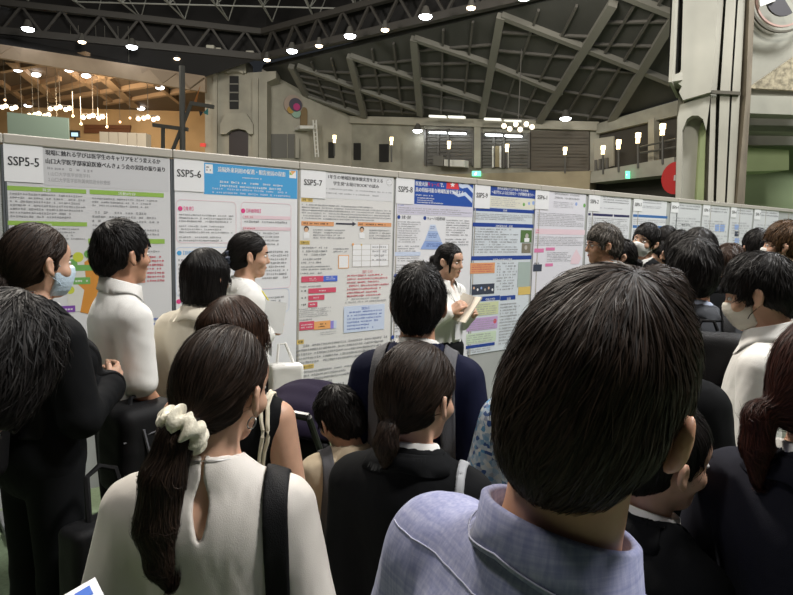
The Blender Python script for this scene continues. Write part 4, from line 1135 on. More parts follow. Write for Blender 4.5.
def linen():
    m = cloth('lavender_linen', (.27, .29, .46), .85, .15, .10, .06, 700.0, 3.0)
    nt = m.node_tree; b = nt.nodes['Principled BSDF']
    tc = nt.nodes.new('ShaderNodeTexCoord'); last = b.inputs['Base Color'].links[0].from_socket
    for sc, st in (((10, 10, 260), .5), ((240, 190, 10), .5)):
        mp = nt.nodes.new('ShaderNodeMapping'); mp.inputs['Scale'].default_value = sc
        nz = nt.nodes.new('ShaderNodeTexNoise'); nz.inputs['Scale'].default_value = 1.0; nz.inputs['Detail'].default_value = 2
        nt.links.new(tc.outputs['Object'], mp.inputs[0]); nt.links.new(mp.outputs[0], nz.inputs['Vector'])
        rp = nt.nodes.new('ShaderNodeValToRGB'); rp.color_ramp.elements[0].position = .35; rp.color_ramp.elements[1].position = .68
        rp.color_ramp.elements[0].color = (.83, .84, .90, 1); rp.color_ramp.elements[1].color = (1.22, 1.19, 1.10, 1)
        nt.links.new(nz.outputs['Fac'], rp.inputs[0])
        mx = nt.nodes.new('ShaderNodeMix'); mx.data_type = 'RGBA'; mx.blend_type = 'MULTIPLY'; mx.inputs[0].default_value = .8
        nt.links.new(last, mx.inputs[6]); nt.links.new(rp.outputs[0], mx.inputs[7]); last = mx.outputs[2]
    nt.links.new(last, b.inputs['Base Color'])
    return m
C_LINEN = linen()
C_GREY = cloth('grey_suit', (.055, .06, .07)); C_CHAR = cloth('charcoal_trousers', (.02, .02, .022)); C_GWHITE = cloth('grey_white_cotton', (.55, .56, .57))
def floral():
    m = cloth('floral_print', (.60, .66, .72)); nt = m.node_tree; b = nt.nodes['Principled BSDF']
    tc = nt.nodes.new('ShaderNodeTexCoord'); vz = nt.nodes.new('ShaderNodeTexVoronoi'); vz.inputs['Scale'].default_value = 70
    nt.links.new(tc.outputs['Object'], vz.inputs['Vector'])
    rp = nt.nodes.new('ShaderNodeValToRGB'); e = rp.color_ramp.elements
    e[0].position = .1; e[0].color = (.70, .75, .80, 1); e[1].position = .9; e[1].color = (.04, .10, .30, 1)
    n = e.new(.5); n.color = (.10, .30, .55, 1); n = e.new(.7); n.color = (.72, .74, .74, 1)
    sp = nt.nodes.new('ShaderNodeSeparateColor'); nt.links.new(vz.outputs['Color'], sp.inputs[0]); nt.links.new(sp.outputs[0], rp.inputs[0])
    nt.links.new(rp.outputs[0], b.inputs['Base Color'])
    return m
C_FLORAL = floral()
M_MASKW = mat('white_mask', (.78, .78, .76), .8, bump=.2, bscale=200); M_MASKB = mat('pale_blue_mask', (.50, .62, .72), .8, bump=.2, bscale=200); M_MASKC = mat('cream_mask', (.72, .68, .60), .8, bump=.2, bscale=200)
M_NYLON = mat('black_nylon', (.007, .007, .008), .6, spec=.2, bump=.25, bscale=400, noise=.2, nscale=8); M_GSTRAP = mat('grey_strap', (.10, .10, .11), .7, bump=.3, bscale=300)
M_PGREY = mat('pale_grey_strap', (.35, .36, .38), .6); M_CREAMSTRAP = mat('cream_strap', (.70, .64, .50), .6); M_PLASTIC = mat('black_buckle', (.015, .015, .015), .35)
M_SHOE = mat('black_leather', (.012, .011, .011), .35); M_METAL = mat('silver_metal', (.7, .7, .7), .3, metal=1.0); M_GOLD = mat('gold_metal', (.75, .5, .2), .3, metal=1.0)
M_SCRUNCH = cloth('cream_satin', (.82, .77, .62), .5, .3, .04, .2, 160.0)

def rotm(yaw, pitch, roll):
    """local -> parent; yaw about z (left +), pitch about x (up +), roll about y (to the right +)"""
    return np.array(Euler((0, 0, math.radians(yaw))).to_matrix() @ Euler((math.radians(pitch), 0, 0)).to_matrix() @ Euler((0, math.radians(roll), 0)).to_matrix(), dtype=f32)

class Body:
    """dimensions for a 1.65 m figure standing at the origin and facing +y"""
    def __init__(s, sex='m', sw=None, head=(0, 0, 0), lean=(0, 0), arms=None, head_scale=1.0, stance=.09, fat=1.0, roll=0.0, neck=.022):
        s.sex, s.fat = sex, fat
        s.sw = sw or (.185 if sex == 'm' else .163)
        s.hr = rotm(*head)
        s.hs = head_scale
        s.pivot = V3(0, -.012, 1.418 + neck)
        s.hoff = V3(0, .022, .118 * (.5 + .5 * head_scale))
        s.lean, s.stance, s.roll = lean, stance, math.radians(roll)
        a = dict(L=((-.06, -.02, -.27), (.03, .07, -.24)), R=((.06, -.02, -.27), (-.03, .07, -.24)))
        a.update(arms or {})
        s.arm = {}
        for k, sg in (('L', -1), ('R', 1)):
            sh = V3(sg * (s.sw - .008), -.008, 1.312 - sg * math.tan(s.roll) * s.sw)
            el = sh + V3(*a[k][0]); wr = el + V3(*a[k][1])
            s.arm[k] = (sh, el, wr)
    def headpos(s): return s.pivot + s.hr @ s.hoff
    def tohead(s, p): return (s.unlean(p) - s.headpos()) @ s.hr / s.hs
    def fromhead(s, q):
        q = np.asarray(q, f32) * s.hs
        return s.dolean(q @ s.hr.T + s.headpos())
    def unlean(s, p):
        if s.lean == (0, 0): return p
        q = p.copy(); z = np.maximum(p[:, 2] - .9, 0)
        q[:, 0] -= s.lean[0] * z; q[:, 1] -= s.lean[1] * z
        return q
    def dolean(s, p):
        q = np.array(p, f32); q = q.reshape(-1, 3); z = np.maximum(q[:, 2] - .9, 0)
        q[:, 0] += s.lean[0] * z; q[:, 1] += s.lean[1] * z
        return q if np.ndim(p) > 1 else q[0]
    # torso, all in unleaned space
    def torso(s, p):
        f = s.fat; w = s.sex == 'f'; tr = math.tan(s.roll)
        d = ell(p, (0, 0, 1.20), ((.135 if w else .15) * f, (.095 if w else .108) * f, .19))
        sh = V3(s.sw - .035, -.012, 1.312)
        a = V3(-sh[0], sh[1], sh[2] + tr * s.sw); b = V3(sh[0], sh[1], sh[2] - tr * s.sw)
        d = smin(d, cone(p, a, b, .052, .052), .06)
        d = smin(d, ell(p, (0, -.045, 1.27), (.115 * f, .06, .10)), .06)
        for q in (a, b): d = smin(d, cone(p, (0, -.022, 1.405), q * V3(.85, 1, 1) + V3(0, 0, .012), .046, .042), .03)
        d = smin(d, ell(p, (0, .002, 1.05), ((.105 if w else .132) * f, .085 * f, .16)), .08)
        d = smin(d, ell(p, (0, -.012, .90), (.158 * f, .112 * f, .13)), .08)
        if w:
            for sg in (-1, 1): d = smin(d, ell(p, (sg * .07, .085, 1.215), (.06, .05, .062)), .035)
        return d
    def arms(s, p, to=1.0, r=(.050, .040, .027), side='LR', sleeve=None):
        d = None
        for k in side:
            sh, el, wr = s.arm[k]
            if to <= .5:
                e = cone(p, sh, sh + (el - sh) * (to * 2), r[0], r[0] + (r[1] - r[0]) * to * 2)
            else:
                e = smin(cone(p, sh, el, r[0], r[1]), cone(p, el, el + (wr - el) * (to * 2 - 1), r[1], r[1] + (r[2] - r[1]) * (to * 2 - 1)), .015)
            d = e if d is None else np.minimum(d, e)
        return d
    def legs(s, p, k=(.080, .055, .037)):
        d = None
        for sg in (-1, 1):
            e = chain(p, [V3(sg * .082, -.008, .87), V3(sg * s.stance, .0, .47), V3(sg * (s.stance + .012), -.03, .075)], k, .02)
            d = e if d is None else np.minimum(d, e)
        return d
    def hand(s, p, k, curl=.6):
        sh, el, wr = s.arm[k]
        d = (wr - el) / np.linalg.norm(wr - el)
        # palm normal: towards the body's middle and front
        side = V3(1 if k == 'L' else -1, .25, .15)
        n = side - d * (side @ d); n /= np.linalg.norm(n)
        w = np.cross(d, n)
        if (w[1] if abs(d[2]) > .5 else w[2]) < 0: w = -w      # thumb side: forwards / upwards
        W = lambda a, b, c: wr + d * a + w * b + n * c
        q = smin(chain(p, [W(.01, -.018, 0), W(.075, -.026, .004)], [.018, .013]), chain(p, [W(.01, .018, 0), W(.078, .026, .004)], [.018, .013]), .012)
        q = smin(q, chain(p, [W(.01, 0, 0), W(.08, 0, .004)], [.018, .014]), .012)
        for i, (b, L) in enumerate(((.028, .068), (.0095, .077), (-.0095, .072), (-.027, .056))):
            a1 = curl * .7; a2 = curl * 1.5; a3 = curl * 2.1
            p0 = W(.078, b, .004)
            p1 = p0 + L * .45 * (d * math.cos(a1) + n * math.sin(a1))
            p2 = p1 + L * .32 * (d * math.cos(a2) + n * math.sin(a2))
            p3 = p2 + L * .25 * (d * math.cos(a3) + n * math.sin(a3))
            q = smin(q, chain(p, [p0, p1, p2, p3], [.0095, .0088, .008, .0068]), .004)
        t0 = W(.022, .026, .006); t1 = W(.052, .05, .018); t2 = W(.078, .054, .034)
        return smin(q, chain(p, [t0, t1, t2], [.0125, .011, .0085]), .008)
    def head(s, p):
        q = s.tohead(p)
        d = ell(q, (0, -.014, .024), (.074, .093, .087))
        d = smin(d, ell(q, (0, .028, -.040), (.056, .062, .074)), .035)
        d = smin(d, ell(q, (0, .058, -.098), (.026, .026, .020)), .03)
        d = smin(d, ell(q, (0, .045, .035), (.058, .045, .045)), .03)
        for sg in (-1, 1):
            d = smin(d, ell(q, (sg * .040, .058, -.032), (.024, .022, .020)), .02)      # cheeks
            d = smax(d, -ell(q, (sg * .032, .098, .000), (.019, .016, .011)), .012)       # eye sockets
        d = smin(d, chain(q, [V3(0, .083, .008), V3(0, .101, -.030)], [.008, .0115]), .010)
        d = smin(d, chain(q, [V3(-.011, .089, -.035), V3(.011, .089, -.035)], [.007, .007]), .008)
        d = smin(d, ell(q, (0, .086, -.060), (.022, .009, .0065)), .006)
        d = smin(d, ell(q, (0, .082, -.071), (.019, .009, .0065)), .006)
        for sg in (-1, 1):
            e = q - V3(sg * .0775, -.006, -.012)
            c_, s_ = math.cos(.5), math.sin(.5)
            u = np.stack([sg * (e[:, 0] * c_) + e[:, 1] * s_ * 1.0, -sg * e[:, 0] * s_ + e[:, 1] * c_, e[:, 2] + .25 * e[:, 1]], 1)
            ear = ell(u, (.008, -.008, .002), (.0085, .0185, .029))
            ear = smax(ear, -ell(u, (.0185, -.006, .004), (.009, .012, .019)), .005)
            ear = smin(ear, ell(u, (.008, .004, -.022), (.006, .009, .010)), .006)
            d = smin(d, ear, .008)
        return d * s.hs
    def neck(s, p):
        r = .051 if s.sex == 'f' else .058
        a = s.headpos() + s.hr @ V3(0, -.022, -.045) * s.hs
        return cone(p, (0, -.016, 1.37), a, r + .004, r * (.5 + .5 * s.hs))
    def skin(s, p, hands=True, curl=.6):
        p = s.unlean(p)
        d = smin(s.torso(p), s.legs(p), .03)
        d = smin(d, s.arms(p), .03)
        for sg in (-1, 1):
            d = smin(d, ell(p, (sg * (s.stance + .014), .035, .04), (.042, .115, .038)), .03)
        if hands:
            for k in 'LR': d = smin(d, s.hand(p, k, curl), .012)
        d = smin(d, s.neck(p), .03)
        hp = s.headcache(p)
        return smin(d, hp, .018)
    def headcache(s, p):
        # p is unleaned already
        q = (p - s.headpos()) @ s.hr / s.hs
        sv = s.lean; s.lean = (0, 0)
        try: return s.head(p)
        finally: s.lean = sv

# ---- hair
def pony_chain(tie, pts): return [V3(*tie)] + [V3(*q) for q in pts]
def hair_sdf(st):
    """distance function of a hairstyle in head space (skull centre at the origin)"""
    kind = st['kind']; t = st.get('t', .014); seed = st.get('seed', 1)
    def f(q):
        top = np.clip((q[:, 2] + .02) / .1, 0, 1)
        d = ell(q, (0, -.016, .026), (.074 + t * st.get('side', .9), .094 + t, .088 + t * st.get('top', 1.25)))
        d = smin(d, ell(q, (0, -.05, -.02), (.057 + t * .5, .058 + t * .75, .075)), .03)
        if kind in ('short', 'bun', 'pony', 'child'):
            nape = st.get('nape', -.085)
            low = nape - q[:, 2] + .35 * (q[:, 1] + .05) + st.get('taper', .9 if kind in ('short', 'child') else .3) * np.maximum(np.abs(q[:, 0]) - .032, 0)
            d = smax(d, low, .012)
        if kind in ('bob', 'long'):
            L = st.get('len', -.125); w = st.get('w', .090)
            zz = np.clip(q[:, 2], L, .02)
            flare = st.get('flare', .0)
            cen = -.018 + st.get('back', 0.) * np.clip(.02 - zz, 0, 1)
            rx = w + flare * np.clip(-zz, 0, 1); ry = st.get('d', .098)
            rr = np.sqrt((q[:, 0] / rx) ** 2 + ((q[:, 1] - cen) / ry) ** 2)
            cyl = (rr - 1) * np.minimum(rx, ry)
            cyl = smax(cyl, L - q[:, 2], .03); cyl = smax(cyl, q[:, 2] - .05, .03)
            d = smin(d, cyl, .04)
        # face opening
        fy, hl = st.get('face_y', .028), st.get('hair_line', .052)
        hl_ = hl + st.get('arch', -6.0) * q[:, 0] ** 2 * (1 if kind != 'x' else 0) + st.get('slant', 0) * q[:, 0]
        if kind in ('bob', 'long'):
            keep = np.minimum(q[:, 1] - fy - .25 * np.clip(-q[:, 2] - .02, 0, .2) * st.get('open', 0), hl_ - q[:, 2])
        else:
            keep = np.minimum(q[:, 1] - fy + .30 * np.clip(q[:, 2], -1, .06) * 0 - .0, hl_ - q[:, 2])
            keep = np.minimum(keep, hl_ - q[:, 2])
            # behind and under the sideburn the line drops back to behind the ear
            under = np.minimum(-.028 - q[:, 2] + 0 * q[:, 1], q[:, 1] + .012)
            keep = np.maximum(keep, under)
        d = smax(d, -smin(-keep, keep * 0 + 1, .001) if False else keep, .012)
        if st.get('ear', 1):
            e = ell(np.abs(q * V3(1, 0, 0)) + q * V3(0, 1, 1), (.082, -.006, -.016), (.026, .021, .030))
            d = smax(d, -e, .01)
        for tl in st.get('tails', []):
            d = smin(d, chain(q, [V3(*a) for a in tl['pts']], tl['r'], .012), tl.get('k', .012))
        for c, r in st.get('blobs', []): d = smin(d, ell(q, c, r), .012)
        a = st.get('rough', .0025)
        if a: d = d + a * sines(q, seed, 46.0) + a * .5 * sines(q * V3(1, 1, .35), seed + 3, 140.0)
        return d
    return f

def hair_flow(st, q, n):
    kind = st['kind']
    wh = V3(*st.get('whorl', (.008, -.052, .112)))
    away = q - wh; away /= np.maximum(np.linalg.norm(away, axis=1), 1e-4)[:, None]
    g = np.zeros_like(q); g[:, 2] = -1
    if kind in ('short', 'child'):
        sw = st.get('swirl', .35)
        side = np.cross(n, away)
        d = away + g * .35 + side * sw * np.clip(1 - np.linalg.norm(q - wh, axis=1, keepdims=True) / .12, 0, 1)
        d[:, 1] += st.get('fwd', .25) * np.clip((q[:, 2] - .04) / .05, 0, 1)
    elif kind in ('bob', 'long'):
        px = st.get('part', 0.0)
        d = g * 1.0
        d[:, 0] += np.sign(q[:, 0] - px) * .8 * np.clip((q[:, 2] - .03) / .06, 0, 1)
        d += away * .4 * np.clip((q[:, 2] - .03) / .06, 0, 1)[:, None]
    else:
        tie = V3(*st['tie'])
        d = tie - q; d /= np.maximum(np.linalg.norm(d, axis=1), 1e-4)[:, None]
        d += g * .12
    for tl in st.get('tails', []):
        P = [V3(*a) for a in tl['pts']]
        best = np.full(len(q), 9., f32); dirv = np.zeros_like(q)
        for i in range(len(P) - 1):
            e = cone(q, P[i], P[i + 1], tl['r'][i], tl['r'][i + 1])
            m = e < best; best[m] = e[m]; dv = (P[i + 1] - P[i]); dirv[m] = dv / np.linalg.norm(dv)
        w = np.clip(1 - best / .012, 0, 1)[:, None]
        d = d * (1 - w) + dirv * w
    d -= n * (d * n).sum(1, keepdims=True)
    return d / np.maximum(np.linalg.norm(d, axis=1), 1e-4)[:, None]

def make_hair(st, h, N, width, length, seed, lift=.004, steps=8):
    """hair mass plus combed locks lying on it, as one mesh in head space"""
    f = hair_sdf(st)
    lo, hi = [-.16, -.20, -.16], [.16, .16, .17]
    ex = [q for tl in st.get('tails', []) for q in tl['pts']] + [(0, 0, st.get('len', 0) - .03)]
    for q in ex:
        for a in range(3):
            lo[a] = min(lo[a], q[a] - .08); hi[a] = max(hi[a], q[a] + .08)
    v, q = sdf_mesh(f, lo, hi, h)
    R = np.random.RandomState(seed)
    # area weighted seeds
    a = v[q]; cr = np.linalg.norm(np.cross(a[:, 1] - a[:, 0], a[:, 2] - a[:, 0]), axis=1)
    fi = R.choice(len(q), N, p=cr / cr.sum())
    w = R.dirichlet((1, 1, 1, 1), N)
    P = (a[fi] * w[:, :, None]).sum(1).astype(f32)
    n = grad(f, P)
    keepf = st.get('strand_keep')
    L = length * R.uniform(.6, 1.25, N)
    pts = [P.copy()]; nor = [n.copy()]
    jit = R.normal(size=(N, 3)).astype(f32) * st.get('jitter', .10)
    lf = (R.rand(N) ** 2.5 * lift).astype(f32)
    clump = sines(P, seed + 9, 60.0)[:, None] * .25
    d_prev = None
    for k in range(steps):
        d = hair_flow(st, P, n)
        d = d + jit + np.cross(n, d) * clump
        if d_prev is not None: d = d * .6 + d_prev * .4
        d /= np.maximum(np.linalg.norm(d, axis=1), 1e-4)[:, None]
        d_prev = d
        P = P + d * (L / steps)[:, None]
        s = f(P); tgt = lf * ((k + 1) / steps) ** 1.5 + .0006
        lim = .5 if k < steps - 2 else .25
        n = grad(f, P)
        P = P - n * np.clip(s - tgt, -.004, .006)[:, None] * (1 if k < steps - 2 else .6)
        pts.append(P.copy()); nor.append(n.copy())
    pts = np.stack(pts, 1); nor = np.stack(nor, 1)
    if st.get('ear', 1):
        E = np.abs(pts * V3(1, 0, 0)) + pts * V3(0, 1, 1)
        bad = (((E - V3(.085, -.008, -.016)) / V3(.030, .019, .028)) ** 2).sum(2).min(1) < 1
        pts, nor = pts[~bad], nor[~bad]; L = L[~bad]; N = len(pts)
    seg = np.linalg.norm(np.diff(pts, axis=1), axis=2)
    far_ = f(pts.reshape(-1, 3)).reshape(N, -1).max(1)
    bad = (far_ > .02) | (seg.max(1) > 1.9 * L / steps) | (((pts[:, :, 1] > .046) & (pts[:, :, 2] < st.get('hair_line', .052) - st.get('fringe', .014)) & (np.abs(pts[:, :, 0]) < .072)).any(1) & (st['kind'] in ('short', 'child', 'pony', 'bun')))
    pts, nor = pts[~bad], nor[~bad]; N = len(pts)
    tan = np.gradient(pts, axis=1); tan /= np.maximum(np.linalg.norm(tan, axis=2, keepdims=True), 1e-6)
    sd = np.cross(tan, nor); sd /= np.maximum(np.linalg.norm(sd, axis=2, keepdims=True), 1e-6)
    tilt = R.normal(size=(N, 1, 1)).astype(f32) * .35
    sd = sd * np.cos(tilt) + nor * np.sin(tilt)
    prof = np.concatenate([[.35], np.full(steps - 2, 1.0), [.7, .12]]).astype(f32)
    ww = (width * R.uniform(.5, 1.3, N)).astype(f32)[:, None] * prof[None] * .5
    A = pts + sd * ww[:, :, None]; B = pts - sd * ww[:, :, None]
    vs = np.stack([A, B], 2).reshape(-1, 3)
    m = steps + 1
    base = np.arange(N)[:, None] * (2 * m) + np.arange(steps)[None] * 2
    qs = np.stack([base, base + 1, base + 3, base + 2], -1).reshape(-1, 4) + len(v)
    attr = np.concatenate([np.full(len(v), .15), np.repeat(R.rand(N), 2 * m)])
    return np.concatenate([v, vs]), np.concatenate([q, qs]), attr

# ---- garments
def g_top(b, off=.012, sleeve=.97, hem=.86, neck_r=.062, neck_dz=0.0, neck_y=.0, vneck=0.0, sl_r=(.056, .050, .040), fold=.003, seed=1, sleeveless=False, keyhole=False, flare=.0):
    def f(p):
        p = b.unlean(p)
        d = b.torso(p) - off
        if not sleeveless:
            d = smin(d, b.arms(p, sleeve, sl_r) - off * .35, .035)
        if flare:
            d = smin(d, ell(p, (0, -.01, hem + .02), (.17 + flare, .13 + flare * .6, .16)), .08)
        d = d + fold * .55 * sines(p * V3(1, 1, .4), seed, 26.0) + fold * .45 * np.abs(sines(p * V3(1.3, 1.3, .45), seed + 5, 42.0)) + fold * .2 * sines(p * V3(1, 1, .7), seed + 7, 90.0)
        d = smax(d, hem - p[:, 2], .006)
        nk = cone(p, (0, -.006 + neck_y, 1.400 + neck_dz), (0, .012 + neck_y, 1.60), neck_r, neck_r + .05)
        d = smax(d, -nk, .006)
        if vneck:
            zb = 1.38 - vneck
            vv = np.maximum(np.abs(p[:, 0]) - np.clip((p[:, 2] - zb) * .32, 0, .2), .02 - p[:, 1])
            d = smax(d, -vv, .004)
        if keyhole:
            kh = np.maximum(np.abs(p[:, 0]) - .015 * np.clip((p[:, 2] - 1.295) / .05, 0, 1) ** .5 * np.clip((1.415 - p[:, 2]) / .05, .2, 1), p[:, 1] + .02)
            kh = np.maximum(kh, 1.292 - p[:, 2])
            d = smax(d, -kh, .003)
        return d
    return f
def g_trousers(b, off=.008, top=.93, bottom=.06, seed=3):
    def f(p):
        p = b.unlean(p)
        d = smin(smax(b.torso(p), p[:, 2] - top, .01), b.legs(p, (.085, .066, .055)), .03) - off
        d = d + .003 * sines(p * V3(1, 1, .4), seed, 24.0)
        return smax(smax(d, bottom - p[:, 2], .005), p[:, 2] - top, .005)
    return f
def g_skirt(b, off=.012, top=.98, bottom=.45, w=.20):
    def f(p):
        p = b.unlean(p)
        d = smax(b.torso(p) - off, p[:, 2] - top, .01)
        t = np.clip((.95 - p[:, 2]) / .5, 0, 1)
        rr = np.sqrt((p[:, 0] / (.165 + (w - .165) * t)) ** 2 + ((p[:, 1] + .01) / (.125 + (w - .165) * t * .8)) ** 2)
        c = (rr - 1) * .13 + .002 * np.sin(np.arctan2(p[:, 1], p[:, 0]) * 14) * t
        d = smin(d, smax(c, p[:, 2] - .93, .02), .04)
        return smax(smax(d, bottom - p[:, 2], .005), p[:, 2] - top, .005)
    return f
def g_strap(b, garment, x, w, th, zlo, back_only=False, front_only=False, zhi=9):
    def f(p):
        u = b.unlean(p)
        d = garment(p) - th
        s = np.abs(u[:, 0] - (x + np.sign(x) * .10 * np.clip(1.36 - u[:, 2], 0, .3) * .35)) - w / 2
        d = smax(d, s, .003)
        d = smax(d, -(garment(p) + .004), .002)
        d = smax(d, zlo - u[:, 2], .004)
        if front_only: d = smax(d, .0 - u[:, 1], .004)
        if back_only: d = smax(d, u[:, 1] - .0, .004)
        d = np.maximum(d, .95 * (np.abs(u[:, 0]) - .19))
        return d
    return f
def collar_mesh(b, r0=.060, h=.045, fall=.055, spread=.030, gap=18, tilt=.30, th=.0035, zc=1.395, lap=0.0, seg=56):
    """folded collar: stand inside, fall outside, open at the front"""
    v, q = [], []
    prof = [(0, 0), (0, h * .6), (.001, h), (.006, h + .004), (.011, h), (.010 + spread * .45, h - fall * .5), (.010 + spread, h - fall), (.010 + spread - th, h - fall - .002), (.008 + spread * .45, h - fall * .5), (.007, h - .006), (.004, h * .6), (.004, 0)]
    m = len(prof)
    for i in range(seg + 1):
        a = math.radians(90 + gap + (360 - 2 * gap) * i / seg)
        ca, sa = math.cos(a), math.sin(a)
        for k, (dr, z) in enumerate(prof):
            fr = max(0, sa)
            rr = r0 + dr + (lap * fr * max(0, (k in (5, 6, 7, 8))) )
            x, y = rr * ca * 1.04, rr * sa * 1.08 - .006
            zz = zc + z - tilt * y - (.02 * fr if k in (5, 6, 7, 8) else 0)
            zz -= abs(x) * .16 if k in (5, 6, 7, 8) else 0
            v.append((x, y, zz - math.tan(b.roll) * x * .5))
    for i in range(seg):
        for k in range(m):
            k2 = (k + 1) % m
            q.append((i * m + k, i * m + k2, (i + 1) * m + k2, (i + 1) * m + k))
    n = len(v)
    v = b.dolean(np.array(v, f32))
    return v, q

LOW, HIGH = (-.62, -.45, -.01), (.62, .62, 1.80)
def bounds(b, z0=0, z1=1.8):
    xs = [abs(float(p[0])) for k in 'LR' for p in b.arm[k]]; ys = [float(p[1]) for k in 'LR' for p in b.arm[k]]
    X = max(xs + [.22]) + .12 + abs(b.lean[0]) * .8; y1 = max(ys + [.16]) + .14 + max(b.lean[1], 0) * .8; y0 = min(ys + [-.16]) - .12 + min(b.lean[1], 0) * .8
    return (-X, y0, z0), (X, y1, z1)

class Person:
    """a standing figure; its head centre is put where (px, py) looks at distance Y"""
    def __init__(self, lab, px, py, Y, yaw, b, skin=SKIN, h=.009, hands=True, curl=.6, group=None, scale=None, name='person'):
        self.b, self.h = b, h
        hw = at(px, py, Y)
        hl = b.dolean(b.headpos())
        s = scale or hw.z / float(hl[2])
        self.s = s
        self.rz = math.radians(yaw) + math.atan2(-hw.x, hw.y)
        off = Matrix.Rotation(self.rz, 3, 'Z') @ Vector((float(hl[0]), float(hl[1]), 0)) * s
        loc = (hw.x - off.x, hw.y - off.y, 0)
        lo, hi = bounds(b)
        v, q = sdf_mesh(lambda p: b.skin(p, hands, curl), lo, hi, h)
        self.o = link(name, np_mesh('person', v, q, [skin]), None, loc)
        self.o.rotation_euler = (0, 0, self.rz); self.o.scale = (s, s, s)
        tag(self.o, lab, 'person', group)
        self.mw = Matrix.Translation(loc) @ Matrix.Rotation(self.rz, 4, 'Z') @ Matrix.Scale(s, 4)
        print('PERSON %-40s scale %.3f height %.2f loc %.2f %.2f verts %d' % (lab[:40], s, s * 1.65, loc[0], loc[1], len(v)))
    def part(self, name, fn, m, lo=None, hi=None, h=None, z=None):
        l, u = bounds(self.b, *(z or (0, 1.6)))
        v, q = sdf_mesh(fn, lo or l, hi or u, h or self.h)
        return link(name, np_mesh(name, v, q, [m]), self.o)
    def raw(self, name, v, q, m, parent=None):
        o = link(name, np_mesh(name, v, q, [m]), parent or self.o)
        return o
    def hair(self, st, m, N=1500, width=.0035, length=.07, h=.005, lift=.004, steps=7, seed=1):
        v, q, a = make_hair(st, h, N, width, length, seed, lift, steps)
        o = link('hair', np_mesh('hair', self.b.fromhead(v), q, [m], attr=a), self.o)
        self.hair_o = o
        return o
    def face(self, brow=H_BLACK, lips=True, eyes=True, closed=False):
        b = self.b
        if eyes:
            for sg in (-1, 1):
                m = MB()
                m.sphere((0, 0, 0), .0125, 14, 10)
                c = b.fromhead(np.array([[sg * .0315, .0745, .000]], f32))[0]
                R = Matrix([[float(x) for x in r] for r in b.hr])
                vs = [Vector(c) + (R @ (Vector((v.x * 1.15, v.y, v.z * .62)))) * b.hs for v in m.v]
                e = MB(); e.add(vs, m.f); ob = e.build('eye', EYEW, self.o, smooth=True)
                m2 = MB(); m2.sphere((sg * .001, .0092, 0), (.0056, .0042, .0052), 12, 8)
                vs = [Vector(c) + (R @ v) * b.hs for v in m2.v]
                e = MB(); e.add(vs, m2.f); e.build('iris', IRIS, ob, smooth=True)
        for sg in (-1, 1):
            pts = [(sg * .013, .0935, .019), (sg * .026, .0925, .0235), (sg * .040, .083, .0225), (sg * .050, .070, .018)]
            m = MB(); m.tube([Vector(p_) for p_ in b.fromhead(np.array(pts, f32))], [.002, .003, .0027, .001], 6)
            m.build('eyebrow', brow, self.o, smooth=True)
        if lips:
            pts = [(-.021, .084, -.064), (-.010, .0925, -.063), (0, .0940, -.064), (.010, .0925, -.063), (.021, .084, -.064)]
            m = MB(); m.tube([Vector(p_) for p_ in b.fromhead(np.array(pts, f32))], [.001, .0035, .004, .0035, .001], 8)
            m.build('lips', LIP, self.o, smooth=True)
    def mask(self, m, loops=True, h=None, lo_z=-.112, hi_z=-.012):
        b = self.b
        def f(p):
            q = b.tohead(p)
            d = smin(ell(q, (0, .030, -.050), (.063, .076, .080)), ell(q, (0, .092, -.030), (.016, .018, .022)), .03) * b.hs - .001
            z = q[:, 2]
            reg = np.maximum(np.maximum(lo_z - z, z - (hi_z + .25 * (q[:, 1] - .09))), .022 - .22 * (z + .06) * np.sign(z + .06) - q[:, 1])
            d = smax(d, reg * b.hs, .004)
            return d + .0006 * np.sin(z * 420).astype(f32)
        c = b.dolean(b.headpos())
        o = self.part('face_mask', f, m, tuple(c - .14), tuple(c + .14), h or min(self.h, .006))
        if loops:
            for sg in (-1, 1):
                for z0, z1 in ((-.026, .012), (-.088, -.040)):
                    pts = b.fromhead(np.array([(sg * .050, .050, z0), (sg * .068, .030, (z0 + z1) / 2 + .001), (sg * .080, -.004, z1)], f32))
                    mm = MB(); mm.tube([Vector(x) for x in pts], .0014, 5); mm.build('ear_loop', m if m is not M_MASKC else M_NYLON, o)
        return o
    def collar(self, m, name='collar', **k):
        v, q = collar_mesh(self.b, **k)
        v = np.array(v, f32)
        f = getattr(self, 'tf', None)
        if f is not None:
            for _ in range(4):
                d = f(v)
                g = grad(f, v); g[:, 2] = np.maximum(g[:, 2], .2)
                push = np.clip(.0045 - d, 0, .01) * (np.arange(len(v)) % 12 >= 4) * (np.arange(len(v)) % 12 <= 9)
                v = v + g * push[:, None] * .8
        return self.raw(name, v, q, m)
    def top(self, name, m, z=(.5, 1.55), h=None, **k):
        f = g_top(self.b, **k)
        self.tf = f
        self.top_o = self.part(name, f, m, z=z, h=h)
        return self.top_o
    def bottom(self, kind, m, **k):
        if kind == 'trousers': self.part('trousers', g_trousers(self.b, **k), m, z=(0, 1.05), h=max(self.h, .012))
        else: self.part('skirt', g_skirt(self.b, **k), m, z=(.2, 1.05), h=max(self.h, .012))
        b = self.b
        for sg in (-1, 1):
            def f(p, sg=sg):
                u = b.unlean(p)
                return smax(ell(u, (sg * (b.stance + .014), .035, .035), (.047, .122, .046)), .002 - u[:, 2], .003)
            c = sg * (b.stance + .014)
            self.part('shoe', f, M_SHOE, (c - .07, -.12, -.01), (c + .07, .2, .1), .012)
    def strap(self, name, m, x, w=.04, th=.006, zlo=.95, parent=None, h=None, **k):
        f = g_strap(self.b, self.tf, x, w, th, zlo, **k)
        l, u = bounds(self.b, .8, 1.55)
        v, q = sdf_mesh(f, l, u, h or min(self.h, .006))
        return v, q
